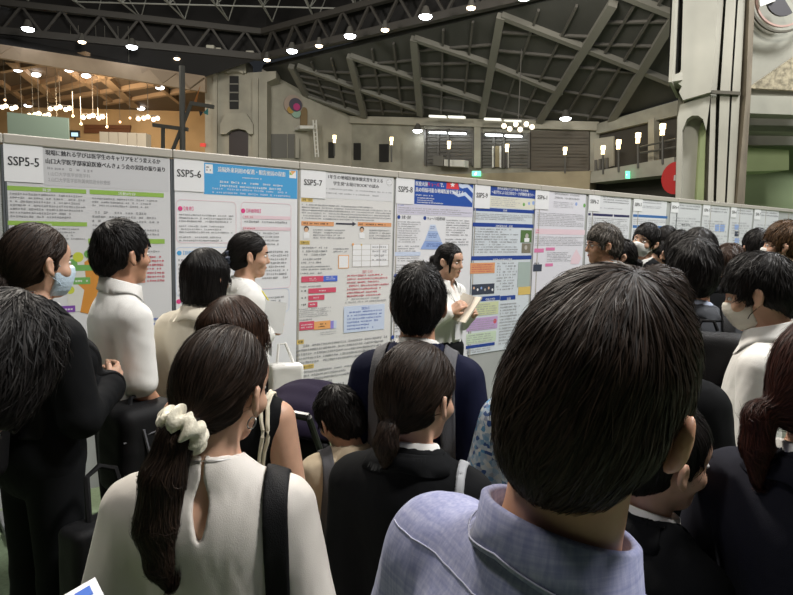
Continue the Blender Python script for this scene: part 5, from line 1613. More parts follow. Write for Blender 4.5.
    def world(self, p): return self.mw @ Vector([float(x) for x in p])
    def dummy(self): pass

def carried(name, lab, cat, person, m, group=None):
    """a bag worn or carried by a person: a thing of its own standing in that person's frame"""
    r = empty(name)
    r.matrix_world = person.mw
    r.location = person.mw.translation; r.rotation_euler = (0, 0, person.rz); r.scale = (person.s,) * 3
    tag(r, lab, cat, group)
    return r
def sub(parent, name, v, q, m): return link(name, np_mesh(name, v, q, [m]), parent)
def sdf_part(parent, name, fn, lo, hi, h, m):
    v, q = sdf_mesh(fn, lo, hi, h)
    return link(name, np_mesh(name, v, q, [m]), parent)
def backpack(person, lab, m=M_NYLON, y=None, c=(0, -.20, 1.17), hw=(.145, .075, .20), strap_m=None, straps=(-.10, .10), pocket=True, h=.009, strap_w=.05, zlo=1.0):
    b = person.b
    r = carried('backpack', lab, 'backpack', person, m)
    R = rotm(0, -6, 0)
    def f(p): 
        u = b.unlean(p)
        d = rbox(u, c, hw, .05, R) + .002 * sines(u, 4, 30.0)
        return smax(d, -(person.tf(p) - .004), .004) if hasattr(person, 'tf') else d
    lo = (c[0] - hw[0] - .06 - abs(b.lean[0]) * .5, c[1] - hw[1] - .08 + min(b.lean[1], 0) * .5, c[2] - hw[2] - .06); hi = (c[0] + hw[0] + .06 + abs(b.lean[0]) * .5, c[1] + hw[1] + .08 + max(b.lean[1], 0) * .5, c[2] + hw[2] + .06)
    sdf_part(r, 'bag_body', f, lo, hi, h, m)
    if pocket:
        sdf_part(r, 'front_pocket', lambda p: rbox(b.unlean(p), (c[0], c[1] - hw[1] - .005, c[2] - .06), (hw[0] * .8, .03, hw[2] * .52), .022, R), (lo[0], lo[1] - .05, lo[2]), hi, h, m)
        ctr = [(c[0] - hw[0] * .86, c[1] + .01, c[2] + hw[2] * .35), (c[0] - hw[0] * .7, c[1] - .005, c[2] + hw[2] * .93), (c[0], c[1] - .01, c[2] + hw[2] * 1.0), (c[0] + hw[0] * .7, c[1] - .005, c[2] + hw[2] * .93), (c[0] + hw[0] * .86, c[1] + .01, c[2] + hw[2] * .35)]
        z = MB(); z.tube([Vector(x) for x in b.dolean(np.array(ctr, f32))], .004, 5); z.build('zip', M_GSTRAP, r)
        hd = MB(); hd.tube([Vector(x) for x in b.dolean(np.array([(c[0] - .035, c[1] + .05, c[2] + hw[2]), (c[0] - .02, c[1] + .05, c[2] + hw[2] + .035), (c[0] + .02, c[1] + .05, c[2] + hw[2] + .035), (c[0] + .035, c[1] + .05, c[2] + hw[2])], f32))], .007, 6); hd.build('grab_handle', m, r, smooth=True)
    for x in straps:
        v, q = person.strap('strap', m, x, strap_w, .008, zlo)
        if len(v): sub(r, 'strap', v, q, strap_m or m)
    return r

# ------------------------------------------------------------------ the cast, nearest first
def suit(p, m=C_BLACK, shirt=C_WHITE, hem=.76, vneck=.14, collar=True, fold=.003, seed=1, hs=None, off=.022, **k):
    if shirt: p.top('shirt', shirt, off=.009, sleeve=.99, hem=.92, neck_r=.058, sl_r=(.05, .045, .036), h=max(p.h, .009), seed=seed)
    if shirt and collar: p.collar(shirt, 'shirt_collar', r0=.059, h=.038, fall=.036, spread=.008, gap=16)
    o = p.top('jacket', m, off=off, sleeve=.95, hem=hem, neck_r=.068, vneck=vneck, fold=fold, seed=seed + 2, sl_r=(.063, .058, .046), h=hs, **k)
    p.collar(m, 'jacket_collar', r0=.070, h=.016, fall=.040, spread=.020, gap=36, zc=1.39, lap=.01)
    return o

# the man in the lavender shirt
b = Body('m', sw=.19, head=(16, -2, 10), lean=(.02, .03), roll=9, neck=.045)
p = Person('person in a lavender linen shirt, short black hair, back turned, nearest the camera', 597, 399, .608, -36, b, SKIN2, h=.006)
p.hair(dict(kind='short', t=.018, side=.62, top=1.4, nape=-.106, taper=1.2, seed=5, rough=.002, whorl=(.012, -.035, .118), swirl=.5, jitter=.13, hair_line=.045), H_DARK, N=26000, width=.0013, length=.085, h=.004, lift=.006, steps=9, seed=11)
p.face()
p.top('shirt', C_LINEN, off=.014, sleeve=.46, hem=.80, neck_r=.064, fold=.004, seed=2, sl_r=(.062, .062, .05), h=.006)
co = p.collar(C_LINEN, r0=.066, h=.040, fall=.043, spread=.010, gap=16, zc=1.412)
cv = [v.co.copy() for v in co.data.vertices]
m = MB(); m.tube([cv[i * 12 + 6] * .8 + cv[i * 12 + 5] * .2 + Vector((cv[i * 12 + 6].x, cv[i * 12 + 6].y, 0)).normalized() * .0009 for i in range(57)], .0009, 6); m.build('collar_stitching', cloth('pale_stitching', (.40, .41, .52)), co, smooth=True)
p.bottom('trousers', C_CHAR)
sm = []
for i in range(41):                       # yoke seam across the back
    sm.append((-.205 + .41 * i / 40, -.07, 1.386))
sv = np.array(sm, f32)
for _ in range(6):
    sv = sv - grad(p.tf, sv) * (p.tf(sv) - .0008)[:, None] * V3(0, 1, 0)
m = MB(); m.tube([Vector(x) for x in sv[1:40]], .0009, 6); m.build('yoke_seam', cloth('pale_stitching', (.40, .41, .52)), p.o, smooth=True)

# the woman with the scrunchie
b = Body('f', sw=.157, head=(-30, -8, 4), neck=.03)
p = Person('person in an ivory blouse with a long ponytail in a cream scrunchie', 225, 386, 1.14, -10, b, SKIN, h=.006)
F = p
TAIL = [dict(pts=[(.018, -.10, -.045), (.016, -.137, -.080), (.010, -.150, -.16), (.004, -.145, -.25), (.014, -.132, -.325), (.026, -.120, -.362)], r=[.022, .030, .038, .036, .022, .007], k=.012)]
p.hair(dict(kind='pony', t=.011, top=1.15, nape=-.082, seed=8, rough=.0008, tie=(.018, -.110, -.050), tails=TAIL, jitter=.06, hair_line=.06, face_y=.03), H_DARK, N=18000, width=.0014, length=.12, h=.004, lift=.006, steps=9, seed=21)
p.face()
p.top('blouse', C_BLOUSE, off=.013, sleeve=.97, hem=.78, neck_r=.057, fold=.003, seed=4, keyhole=True, h=.005, sl_r=(.062, .062, .05))
p.bottom('skirt', C_CHAR)
def scr(q):
    c = V3(.017, -.126, -.066); ax = V3(-.15, -.62, -.77); ax = ax / np.linalg.norm(ax)
    e = q - c; hgt = e @ ax; rad = e - hgt[:, None] * ax; rr = np.linalg.norm(rad, axis=1)
    u = np.cross(ax, V3(1, 0, 0)); u /= np.linalg.norm(u); w = np.cross(ax, u)
    an = np.arctan2(rad @ u, rad @ w)
    d = np.sqrt((rr - .036 - .005 * np.sin(an * 5 + 2 * np.sin(an * 3))) ** 2 + (hgt * .9 + .007 * np.sin(an * 9)) ** 2) - .0185
    return (d + .0035 * np.sin(an * 8 + 3 * np.sin(an * 3)) + .002 * sines(q, 3, 120.0)) * .7
v, q = sdf_mesh(scr, (-.11, -.22, -.16), (.08, -.03, .04), .0028)
p.raw('scrunchie', b.fromhead(v), q, M_SCRUNCH)
pts = b.fromhead(np.array([(.082 + .009 * math.cos(t), -.004 + .009 * math.sin(t) * .5, -.058 + .011 * math.sin(t)) for t in np.linspace(0, 2 * PI, 20)], f32))
m = MB(); m.tube([Vector(x) for x in pts], .0015, 6); m.build('hoop_earring', M_METAL, p.o, smooth=True)
nk = [(.064 * math.sin(t), -.016 - .064 * math.cos(t), 1.425 + .014 * math.cos(t)) for t in np.linspace(-2.6, 2.6, 40)]
m = MB(); m.tube([Vector(x) for x in nk], .0012, 5); m.build('necklace', M_METAL, p.o, smooth=True)
r = carried('shoulder_bag', 'black shoulder bag strap and bag worn over the right side of the ivory blouse', 'bag', p, M_NYLON)
v, q = p.strap('strap', M_NYLON, .138, .048, .007, 1.02); sub(r, 'strap', v, q, M_NYLON)
sdf_part(r, 'buckle', lambda u: rbox(u, (.165, -.108, 1.115), (.026, .012, .03), .006), (.1, -.16, 1.05), (.23, -.05, 1.18), .004, M_PLASTIC)
sdf_part(r, 'bag_body', lambda u: rbox(u, (.15, -.20, .86), (.14, .07, .16), .04), (-.05, -.3, .66), (.34, -.1, 1.05), .012, M_NYLON)

# black jacket, short ponytail, in front of the navy suit
b = Body('f', sw=.15, fat=.92, lean=(-.05, 0), head=(-28, -6, 3), arms=dict(L=((-.025, -.02, -.27), (.03, .07, -.24)), R=((.035, -.02, -.27), (-.03, .07, -.24))))
p = Person('person in a black suit with a short low ponytail, back turned, before the navy suit', 419, 394, 1.34, -12, b, SKIN, h=.007)
p.hair(dict(kind='pony', t=.017, top=1.2, nape=-.080, seed=18, rough=.001, tie=(.018, -.105, -.06), tails=[dict(pts=[(.018, -.09, -.055), (.018, -.122, -.072), (.020, -.128, -.105), (.016, -.122, -.145)], r=[.018, .022, .027, .014])], jitter=.05, hair_line=.05), H_DARK, N=9000, width=.0018, length=.10, h=.0045, lift=.004, seed=31)
p.face()
suit(p, C_BLACK, seed=5)
p.bottom('trousers', C_BLACK)
for sg in (0,):
    pts = b.fromhead(np.array([(.018 + .018 * math.cos(t), -.110, -.066 + .018 * math.sin(t)) for t in np.linspace(0, 2 * PI, 16)], f32))
    m = MB(); m.tube([Vector(x) for x in pts], .005, 6); m.build('hair_tie', M_PLASTIC, p.o, smooth=True)
r = carried('shoulder_bag', 'bag with a pale grey strap over the shoulder of the black suit with low ponytail', 'bag', p, M_PGREY)
v, q = p.strap('strap', M_PGREY, .135, .022, .005, 1.0); sub(r, 'strap', v, q, M_PGREY)
sdf_part(r, 'bag_body', lambda u: rbox(u, (.27, .02, .86), (.05, .14, .15), .03), (.18, -.16, .66), (.36, .2, 1.05), .012, M_GSTRAP)

# navy suit with rucksack straps
b = Body('m', sw=.172, head=(4, 0, 0))
p = Person('person in a navy suit with short black hair, back turned, before the SSP5-7 poster', 419, 305, 2.02, -10, b, SKIN2, h=.008)
p.hair(dict(kind='short', t=.022, side=.8, top=1.5, nape=-.088, seed=25, rough=.004, jitter=.3, swirl=.7), H_BLACK, N=9000, width=.0022, length=.06, h=.005, lift=.012, seed=41)
p.face()
suit(p, C_NAVY, seed=9, off=.022)
p.bottom('trousers', C_NAVY)
r = carried('backpack', 'bag with two wide grey straps over the shoulders of the navy suit', 'backpack', p, M_NYLON)
for x in (-.12, .12):
    v, q = p.strap('strap', M_GSTRAP, x, .045, .008, 1.02); sub(r, 'strap', v, q, M_GSTRAP)
sdf_part(r, 'bag_body', lambda u: rbox(u, (0, .245, 1.08), (.14, .07, .19), .05), (-.2, .15, .86), (.2, .34, 1.3), .012, M_NYLON)

# black suit half hidden behind the lavender shirt
b = Body('f', sw=.165, head=(-12, -8, 4))
p = Person('person in a black suit with white collar, head half hidden behind the lavender shirt', 664, 455, 1.12, -44, b, SKIN, h=.007)
p.hair(dict(kind='short', t=.013, nape=-.092, seed=35, rough=.0015, hair_line=.045, face_y=.03, side=.8), H_BLACK, N=7000, width=.0016, length=.08, h=.0045, lift=.004, seed=51)
p.face()
suit(p, C_BLACK, seed=15)
p.bottom('trousers', C_BLACK)

# reddish ponytail at the edge
b = Body('f', sw=.17, head=(-20, -4, 0))
p = Person('person in a dark navy jacket with a reddish brown ponytail', 842, 386, 1.02, -28, b, SKIN, h=.007)
p.hair(dict(kind='pony', t=.013, top=1.2, nape=-.085, seed=45, rough=.001, tie=(-.01, -.11, -.045), tails=[dict(pts=[(-.01, -.10, -.04), (-.016, -.130, -.065), (-.012, -.134, -.12), (-.006, -.128, -.18)], r=[.02, .025, .024, .008])], jitter=.08, hair_line=.055), H_RED, N=12000, width=.0015, length=.11, h=.0045, lift=.006, seed=61)
p.face()
suit(p, cloth('ink_jacket', (.012, .0125, .019)), seed=25)
p.bottom('trousers', C_BLACK)
pts = b.fromhead(np.array([(-.012 + .02 * math.cos(t), -.112, -.054 + .018 * math.sin(t)) for t in np.linspace(0, 2 * PI, 16)], f32))
m = MB(); m.tube([Vector(x) for x in pts], .004, 6); m.build('hair_tie', mat('tan_tie', (.45, .25, .12), .6), p.o, smooth=True)

# dark head close at the lower left
b = Body('m', sw=.17, head=(-8, -38, 0), lean=(0, .42))
p = Person('person with tousled dark hair bowing down, nearest on the left side', -50, 400, .80, -75, b, SKIN, h=.008)
p.hair(dict(kind='short', t=.022, side=1.1, top=1.3, nape=-.10, seed=55, rough=.003, jitter=.3, hair_line=.025, ear=0, face_y=.05), H_BLACK, N=12000, width=.0015, length=.08, h=.005, lift=.012, seed=71)
p.face()
suit(p, C_BLACK, seed=35)
p.bottom('trousers', C_BLACK)

# long brown hair, black sleeveless top
b = Body('f', sw=.165, head=(-24, -6, 0))
p = Person('person with brown hair in a black sleeveless top, behind the cream scrunchie', 236, 337, 1.72, -18, b, SKIN, h=.007)
p.hair(dict(kind='long', t=.014, len=-.15, w=.086, back=.15, seed=65, rough=.002, hair_line=.045, jitter=.08, ear=0, face_y=.035), H_BROWN, N=8000, width=.0022, length=.12, h=.005, lift=.005, seed=81)
p.face()
p.top('sleeveless_top', C_BLACK, off=.012, sleeveless=True, hem=.80, neck_r=.064, seed=45)
p.bottom('skirt', C_BLACK)
r = carried('tote_bag', 'cream tote bag with long thin straps on the shoulder of the black sleeveless top', 'bag', p, M_CREAMSTRAP)
for dx in (0, .02):
    v = np.array([(.105 + dx, .07, 1.28), (.105 + dx, .02, 1.36), (.108 + dx, -.05, 1.35), (.118 + dx, -.09, 1.24), (.135 + dx * 1.6, -.11, 1.10), (.18 + dx * 2, -.09, .98), (.225, -.06, .92)], f32)
    t_ = np.linspace(0, 6, 40); v = np.stack([np.interp(t_, np.arange(7), v[:, a]) for a in range(3)], 1).astype(f32)
    for _ in range(6):
        d_ = p.tf(v); v = v + grad(p.tf, v) * np.clip(.007 - d_, -.03, .05)[:, None] * .8 * np.clip(6 - t_, 0, 1).astype(f32)[:, None]
    m = MB(); m.tube([Vector(x) for x in v], .006, 6); m.build('strap', M_CREAMSTRAP, r, smooth=True)
sdf_part(r, 'bag_body', lambda u: rbox(u, (.23, -.05, .74), (.035, .16, .18), .02), (.15, -.24, .52), (.3, .14, .96), .012, M_CREAMSTRAP)

# woman with pale blue mask at the left, black suit
b = Body('f', sw=.17, head=(-4, -2, 0), arms=dict(R=((.04, .03, -.25), (-.10, .17, .06)), L=((-.05, .0, -.26), (.10, .18, .05))))
p = Person('person in a black suit with a pale blue mask and low ponytail', 40, 262, 2.1, -62, b, SKIN, h=.007)
A = p
p.hair(dict(kind='pony', t=.013, nape=-.085, seed=75, rough=.001, tie=(0, -.105, -.055), tails=[dict(pts=[(0, -.09, -.05), (0, -.125, -.075), (.0, -.128, -.13), (.0, -.118, -.19)], r=[.02, .03, .032, .012])], hair_line=.05), H_DARK, N=6000, width=.0024, length=.10, h=.005, lift=.005, seed=91)
p.face(lips=False); p.mask(M_MASKB)
suit(p, C_BLACK, seed=55)
p.bottom('trousers', C_BLACK)
backpack(p, 'plain black backpack on the back of the black suit with the blue mask', c=(0, -.22, 1.10))
r = carried('handbag', 'black bag with a zip and hanging straps held beside the white short sleeved shirt', 'bag', p, M_NYLON)
sdf_part(r, 'bag_body', lambda u: rbox(u, (.02, .36, .84), (.10, .13, .17), .05) + .003 * sines(u, 6, 25.), (-.15, .18, .61), (.18, .55, 1.07), .010, M_NYLON)
m = MB(); m.tube([(.10, .24, .89), (.122, .36, .91), (.10, .48, .87)], .004, 5); m.build('zip', M_GSTRAP, r)
m = MB(); m.tube([(.05, .30, .97), (.03, .32, 1.03), (.02, .36, 1.04), (.03, .40, .97)], .009, 6); m.build('handle', M_NYLON, r, smooth=True)
m = MB(); m.tube([(.12, .31, .93), (.135, .33, .81), (.13, .34, .66)], .006, 6); m.build('hanging_strap', M_GSTRAP, r, smooth=True)
r = carried('shopping_bag', 'black bag with a small white mark low beside the black suit with the blue mask', 'bag', p, M_NYLON)
sdf_part(r, 'bag_body', lambda u: rbox(u, (.30, .05, .55), (.06, .15, .20), .03) + .003 * sines(u, 7, 25.), (.2, -.15, .3), (.4, .25, .80), .012, M_NYLON)
m = MB(); m.tube([(.30, -.02, .74), (.26, .0, .88), (.25, .05, .90), (.26, .10, .88), (.30, .12, .74)], .010, 6); m.build('handle', M_NYLON, r, smooth=True)
m = MB()
for k in range(3): m.box((.3635, .06 + .012 * k, .64 - .006 * k), (.004, .03, .008))
m.build('printed_mark', M_WHITEPAINT, r)

# white short-sleeved shirt
b = Body('m', sw=.168, fat=.9, head=(8, 0, 0), arms=dict(R=((.025, .01, -.27), (-.03, .13, -.17))))
p = Person('person in a white short sleeved shirt with short dark hair, before the SSP5-5 poster', 124, 254, 2.55, -72, b, SKIN2, h=.008)
p.hair(dict(kind='short', t=.018, side=.7, top=1.5, nape=-.080, seed=85, rough=.003, jitter=.2, fwd=.5, hair_line=.04), H_BLACK, N=6000, width=.0026, length=.06, h=.005, lift=.010, seed=101)
p.face()
p.top('shirt', C_WHITE, off=.014, sleeve=.44, hem=.92, neck_r=.062, fold=.0035, seed=65, sl_r=(.058, .064, .05))
p.collar(C_WHITE, r0=.062, h=.042, fall=.050, spread=.012, gap=16, zc=1.405)
p.bottom('trousers', C_BLACK)

# black bob, cream jacket
b = Body('f', sw=.18, head=(-12, -6, 0))
p = Person('person with a black bob in a cream jacket, before the SSP5-6 poster', 208, 277, 2.68, -34, b, SKIN, h=.008)
p.hair(dict(kind='bob', t=.014, len=-.118, w=.090, flare=.10, seed=95, rough=.001, hair_line=.03, ear=0, face_y=.045, jitter=.04), H_BLACK, N=5000, width=.0026, length=.12, h=.005, lift=.003, seed=111)
p.face()
p.top('jacket', C_CREAM, off=.022, sleeve=.93, hem=.82, neck_r=.066, fold=.004, seed=75, sl_r=(.064, .058, .05))
p.collar(C_CREAM, r0=.07, h=.02, fall=.06, spread=.04, gap=20, zc=1.385)
p.bottom('skirt', C_CHAR)

# updo, white jacket, papers
b = Body('f', sw=.165, head=(-6, -4, 0), arms=dict(R=((.06, -.04, -.25), (-.05, .13, .09)), L=((-.05, .0, -.25), (.12, .14, .06))))
p = Person('person with a low bun in a white jacket holding grey papers, before the SSP5-6 poster', 250, 255, 3.42, -78, b, SKIN, h=.0065, curl=.9)
D = p
p.hair(dict(kind='bun', t=.012, nape=-.085, seed=105, rough=.001, tie=(0, -.112, -.035), blobs=[((0, -.125, -.035), (.042, .030, .045))], hair_line=.045), H_BLACK, N=4000, width=.0028, length=.09, h=.005, lift=.004, seed=121)
p.face()
def bunsc(q):
    e = q - V3(0, -.118, -.035); an = np.arctan2(e[:, 2], e[:, 0]); rr = np.hypot(e[:, 0], e[:, 2])
    return (np.sqrt((rr - .040 - .006 * np.sin(an * 8)) ** 2 + (e[:, 1] + .006 * np.sin(an * 9)) ** 2) - .014) * .7
v, q = sdf_mesh(bunsc, (-.08, -.16, -.11), (.08, -.07, .04), .004)
p.raw('scrunchie', b.fromhead(v), q, mat('navy_scrunchie', (.03, .04, .07), .6))
p.top('jacket', C_WHITE, off=.018, sleeve=.93, hem=.84, neck_r=.064, vneck=.08, fold=.004, seed=85, sl_r=(.062, .056, .046))
p.collar(C_WHITE, r0=.07, h=.02, fall=.055, spread=.035, gap=30, zc=1.385, lap=.01)
p.bottom('skirt', C_BLACK)
def lanyard(p, m, badge=True):
    b = p.b
    pts = []
    for t in np.linspace(-1, 1, 33):
        x = .075 * (1 - abs(t) ** 1) * (0) + .078 * math.sin(t * PI) if False else None
    pth = [(-.01, .16, 1.10), (-.055, .135, 1.24), (-.068, .075, 1.36), (-.066, -.01, 1.405), (-.04, -.07, 1.41), (0, -.085, 1.412), (.04, -.07, 1.41), (.066, -.01, 1.405), (.068, .075, 1.36), (.055, .135, 1.24), (.01, .16, 1.10)]
    v = np.array(pth, f32)
    for _ in range(5):
        d = p.tf(v); v = v + grad(p.tf, v) * np.clip(.006 - d, -.03, .03)[:, None] * .8
    m_ = MB(); m_.tube([Vector(x) for x in v], .004, 6); o = m_.build('lanyard', m, p.o, smooth=True)
    if badge:
        c = Vector(v[0]) * .5 + Vector(v[-1]) * .5
        mm = MB(); mm.box(c + Vector((0, .008, -.06)), (.09, .004, .11)); mm.build('name_badge', M_PAPER, o, bevel=.002)
lanyard(p, mat('yellow_lanyard', (.75, .65, .05), .6))
hc = [b.arm[k][2] for k in 'LR']
mid = (hc[0] + hc[1]) / 2
w = p.world(mid + V3(.12, -.035, .10))
pp = MB(); pp.box((0, 0, 0), (.19, .006, .165), Matrix.Rotation(math.radians(-18), 3, 'X'))
o = pp.build('paper_stack', mat('grey_folder', (.62, .63, .62), .5)); o.location = w; o.rotation_euler = (0, .12, p.rz + 1.25)
tag(o, 'grey paper folder held up by the person with the low bun', 'folder')
r = carried('tote_bag', 'white tote bag hanging from the arm of the person with the low bun', 'bag', p, M_WHITEPAINT)
sdf_part(r, 'bag_body', lambda u: rbox(u, (.20, .17, .86), (.04, .09, .12), .02) + .003 * sines(u, 8, 22.), (.1, .02, .66), (.34, .34, 1.02), .01, C_WHITE)
m = MB(); m.tube([(.20, .12, .96), (.16, .14, 1.08), (.15, .18, 1.08), (.20, .22, .96)], .008, 6); m.build('strap', C_WHITE, r, smooth=True)

# presenter
b = Body('f', head=(8, -6, 0), arms=dict(R=((.06, .01, -.24), (-.10, .13, .13)), L=((-.07, .0, -.24), (.09, .15, .09))))
p = Person('person presenting in a white blouse and black skirt before the SSP5-8 poster', 450, 261, 4.4, -128, b, SKIN, h=.0065, curl=.7)
J = p
p.hair(dict(kind='pony', t=.012, nape=-.085, seed=3, tie=(0, -.11, .01), tails=[dict(pts=[(0, -.10, .01), (0, -.135, -.01), (0, -.135, -.09), (0, -.120, -.15)], r=[.02, .03, .028, .01])] + [dict(pts=[(sg * .066, .045, .045), (sg * .074, .046, .0), (sg * .070, .050, -.075)], r=[.012, .011, .004]) for sg in (-1, 1)], hair_line=.034, fringe=.016, arch=-4), H_BLACK, N=4000, width=.003, length=.09, h=.005)
p.face()
p.top('blouse', C_WHITE, off=.012, sleeve=.95, hem=.93, neck_r=.058, vneck=.06, seed=6)
p.collar(C_WHITE, r0=.060, h=.032, fall=.05, spread=.03, gap=28)
p.bottom('skirt', C_BLACK)
lanyard(p, M_WHITEPAINT)
R_, L_ = b.arm['R'][2], b.arm['L'][2]
w = p.world((R_ + L_) / 2 + V3(.045, .08, .04))
bk_ = empty('booklet', w, p.rz)
tag(bk_, 'open cream booklet held by the presenter in the white blouse', 'booklet')
for sg in (-1, 1):
    m = MB(); m.box((sg * .07, 0, abs(.012)), (.14, .20, .008), Matrix.Rotation(sg * -.14, 3, 'Y')); m.build('page', mat('cream_page', (.70, .64, .54), .6), bk_)
bk_.rotation_euler = (math.radians(55), math.radians(0), p.rz + 1.1)

# child in beige
b = Body('m', sw=.17, head=(25, -24, -6), head_scale=1.12, fat=1.0)
p = Person('child in a beige jacket with black hair looking down, beside the stroller', 339, 418, 2.0, 12, b, SKIN, h=.009)
p.hair(dict(kind='child', t=.020, side=.9, top=1.3, nape=-.095, seed=115, rough=.003, jitter=.22, hair_line=.03), H_BLACK, N=6000, width=.003, length=.06, h=.006, lift=.012, seed=131)
p.face()
p.top('jacket', C_BEIGE, off=.026, sleeve=.95, hem=.74, neck_r=.064, fold=.007, seed=95, sl_r=(.070, .066, .056))
p.collar(C_BEIGE, r0=.07, h=.03, fall=.05, spread=.03, gap=20, zc=1.39)
p.bottom('trousers', C_CHAR)
lanyard(p, mat('red_lanyard', (.5, .06, .04), .6), False)
backpack(p, 'dark grey child backpack with grey straps on the beige jacket', c=(0, -.235, 1.06), hw=(.12, .06, .16), strap_m=M_GSTRAP, straps=(-.115, .115))

# floral print, mostly hidden
b = Body('f', sw=.17, head=(-10, -6, 0), arms=dict(L=((-.06, .03, -.25), (.05, .19, .02))))
p = Person('person in a blue and white floral blouse, mostly hidden by the lavender shirt', 563, 348, 1.7, -10, b, SKIN, h=.009)
p.hair(dict(kind='pony', t=.012, nape=-.085, seed=125, tie=(0, -.105, -.04), tails=[dict(pts=[(0, -.09, -.04), (0, -.13, -.06), (0, -.13, -.12)], r=[.02, .03, .012])]), H_BLACK, N=1500, width=.003, length=.09, h=.007, seed=141)
p.face()
p.top('blouse', C_FLORAL, off=.02, sleeve=.5, hem=.80, neck_r=.064, seed=105, sl_r=(.07, .072, .05))
p.bottom('trousers', C_BEIGE)
r = carried('tote_bag', 'beige canvas bag on the arm beside the floral blouse', 'bag', p, C_BEIGE)
sdf_part(r, 'bag_body', lambda u: rbox(u, (-.27, .06, .98), (.05, .12, .13), .03) + .004 * sines(u, 9, 22.), (-.4, -.1, .8), (-.15, .25, 1.16), .01, C_BEIGE)
m = MB(); m.tube([(-.27, 0, 1.1), (-.24, .02, 1.2), (-.24, .10, 1.2), (-.27, .12, 1.1)], .009, 6); m.build('strap', C_BEIGE, r, smooth=True)

# white shirt beyond the half hidden black suit
b = Body('f', sw=.165, head=(-8, -4, 0))
p = Person('person in a short black jacket over a grey white blouse, behind the lavender shirt', 658, 314, 1.72, -22, b, SKIN, h=.008)
p.hair(dict(kind='short', t=.018, side=.8, top=1.3, nape=-.090, seed=135, rough=.004, jitter=.3), H_DARK, N=5000, width=.0022, length=.06, h=.005, lift=.012, seed=151)
p.face()
suit(p, C_BLACK, shirt=None, hem=1.0, vneck=.1, seed=115)
p.top('blouse', C_GWHITE, off=.016, sleeve=.2, hem=.84, neck_r=.064, seed=116)
p.bottom('trousers', C_BLACK)

# white mask and white shirt on the right
b = Body('m', sw=.18, head=(4, -17, 0))
p = Person('person in a white shirt with a cream mask looking down, right of the grey suit', 757, 293, 2.08, 82, b, SKIN, h=.007)
p.hair(dict(kind='short', t=.020, side=.85, top=1.4, nape=-.082, seed=145, rough=.003, jitter=.22, hair_line=.034, fwd=.6, ear=1), H_BLACK, N=8000, width=.0024, length=.07, h=.005, lift=.012, seed=161)
p.face(lips=False); p.mask(M_MASKC)
p.top('shirt', C_WHITE, off=.016, sleeve=.95, hem=.86, neck_r=.062, fold=.005, seed=125, sl_r=(.064, .058, .046))
p.collar(C_WHITE, r0=.064, h=.042, fall=.055, spread=.024, gap=16, zc=1.40)
p.bottom('trousers', C_CHAR)

# grey suit with black backpack
b = Body('m', sw=.195, head=(4, -4, 0))
p = Person('person in a grey suit with thick dark hair and a backpack, back turned', 693, 273, 2.5, 8, b, SKIN2, h=.008)
p.hair(dict(kind='short', t=.024, side=.95, top=1.3, nape=-.100, seed=155, rough=.004, jitter=.22), H_BLACK, N=7000, width=.0026, length=.07, h=.005, lift=.012, seed=171)
p.face()
suit(p, C_GREY, shirt=cloth('pale_blue_shirt', (.42, .48, .62)), seed=135)
p.bottom('trousers', C_GREY)
backpack(p, 'black backpack with grey webbing on the back of the grey suit', c=(.03, -.245, 1.12), hw=(.17, .08, .24), straps=(-.12, .12))
r = carried('handbag', 'black handbag with a clear bottle pocket hanging low between the suits', 'bag', p, M_NYLON)
sdf_part(r, 'bag_body', lambda u: rbox(u, (.02, -.50, .72), (.11, .06, .15), .04) + .003 * sines(u, 10, 25.), (-.15, -.62, .5), (.2, -.38, .92), .01, M_NYLON)
m = MB(); m.tube([(-.05, -.5, .85), (-.06, -.42, 1.0), (.0, -.34, 1.1)], .008, 6); m.tube([(.09, -.5, .85), (.08, -.42, 1.0), (.06, -.34, 1.1)], .008, 6); m.build('handle', M_NYLON, r, smooth=True)
bt = carried('water_bottle', 'clear water bottle with a red and white cap in the black handbag', 'bottle', p, M_NYLON)
m = MB(); m.tube([(.02, -.50, .82), (.02, -.50, .93), (.02, -.50, .95), (.02, -.50, .965)], [.03, .03, .014, .013], 14); m.build('bottle_body', mat('clear_plastic', (.55, .60, .64), .12, alpha=.7), bt, smooth=True)
m = MB(); m.tube([(.02, -.50, .962), (.02, -.50, .985)], .017, 14); m.build('cap', mat('red_cap', (.65, .12, .08), .4), bt, smooth=True)

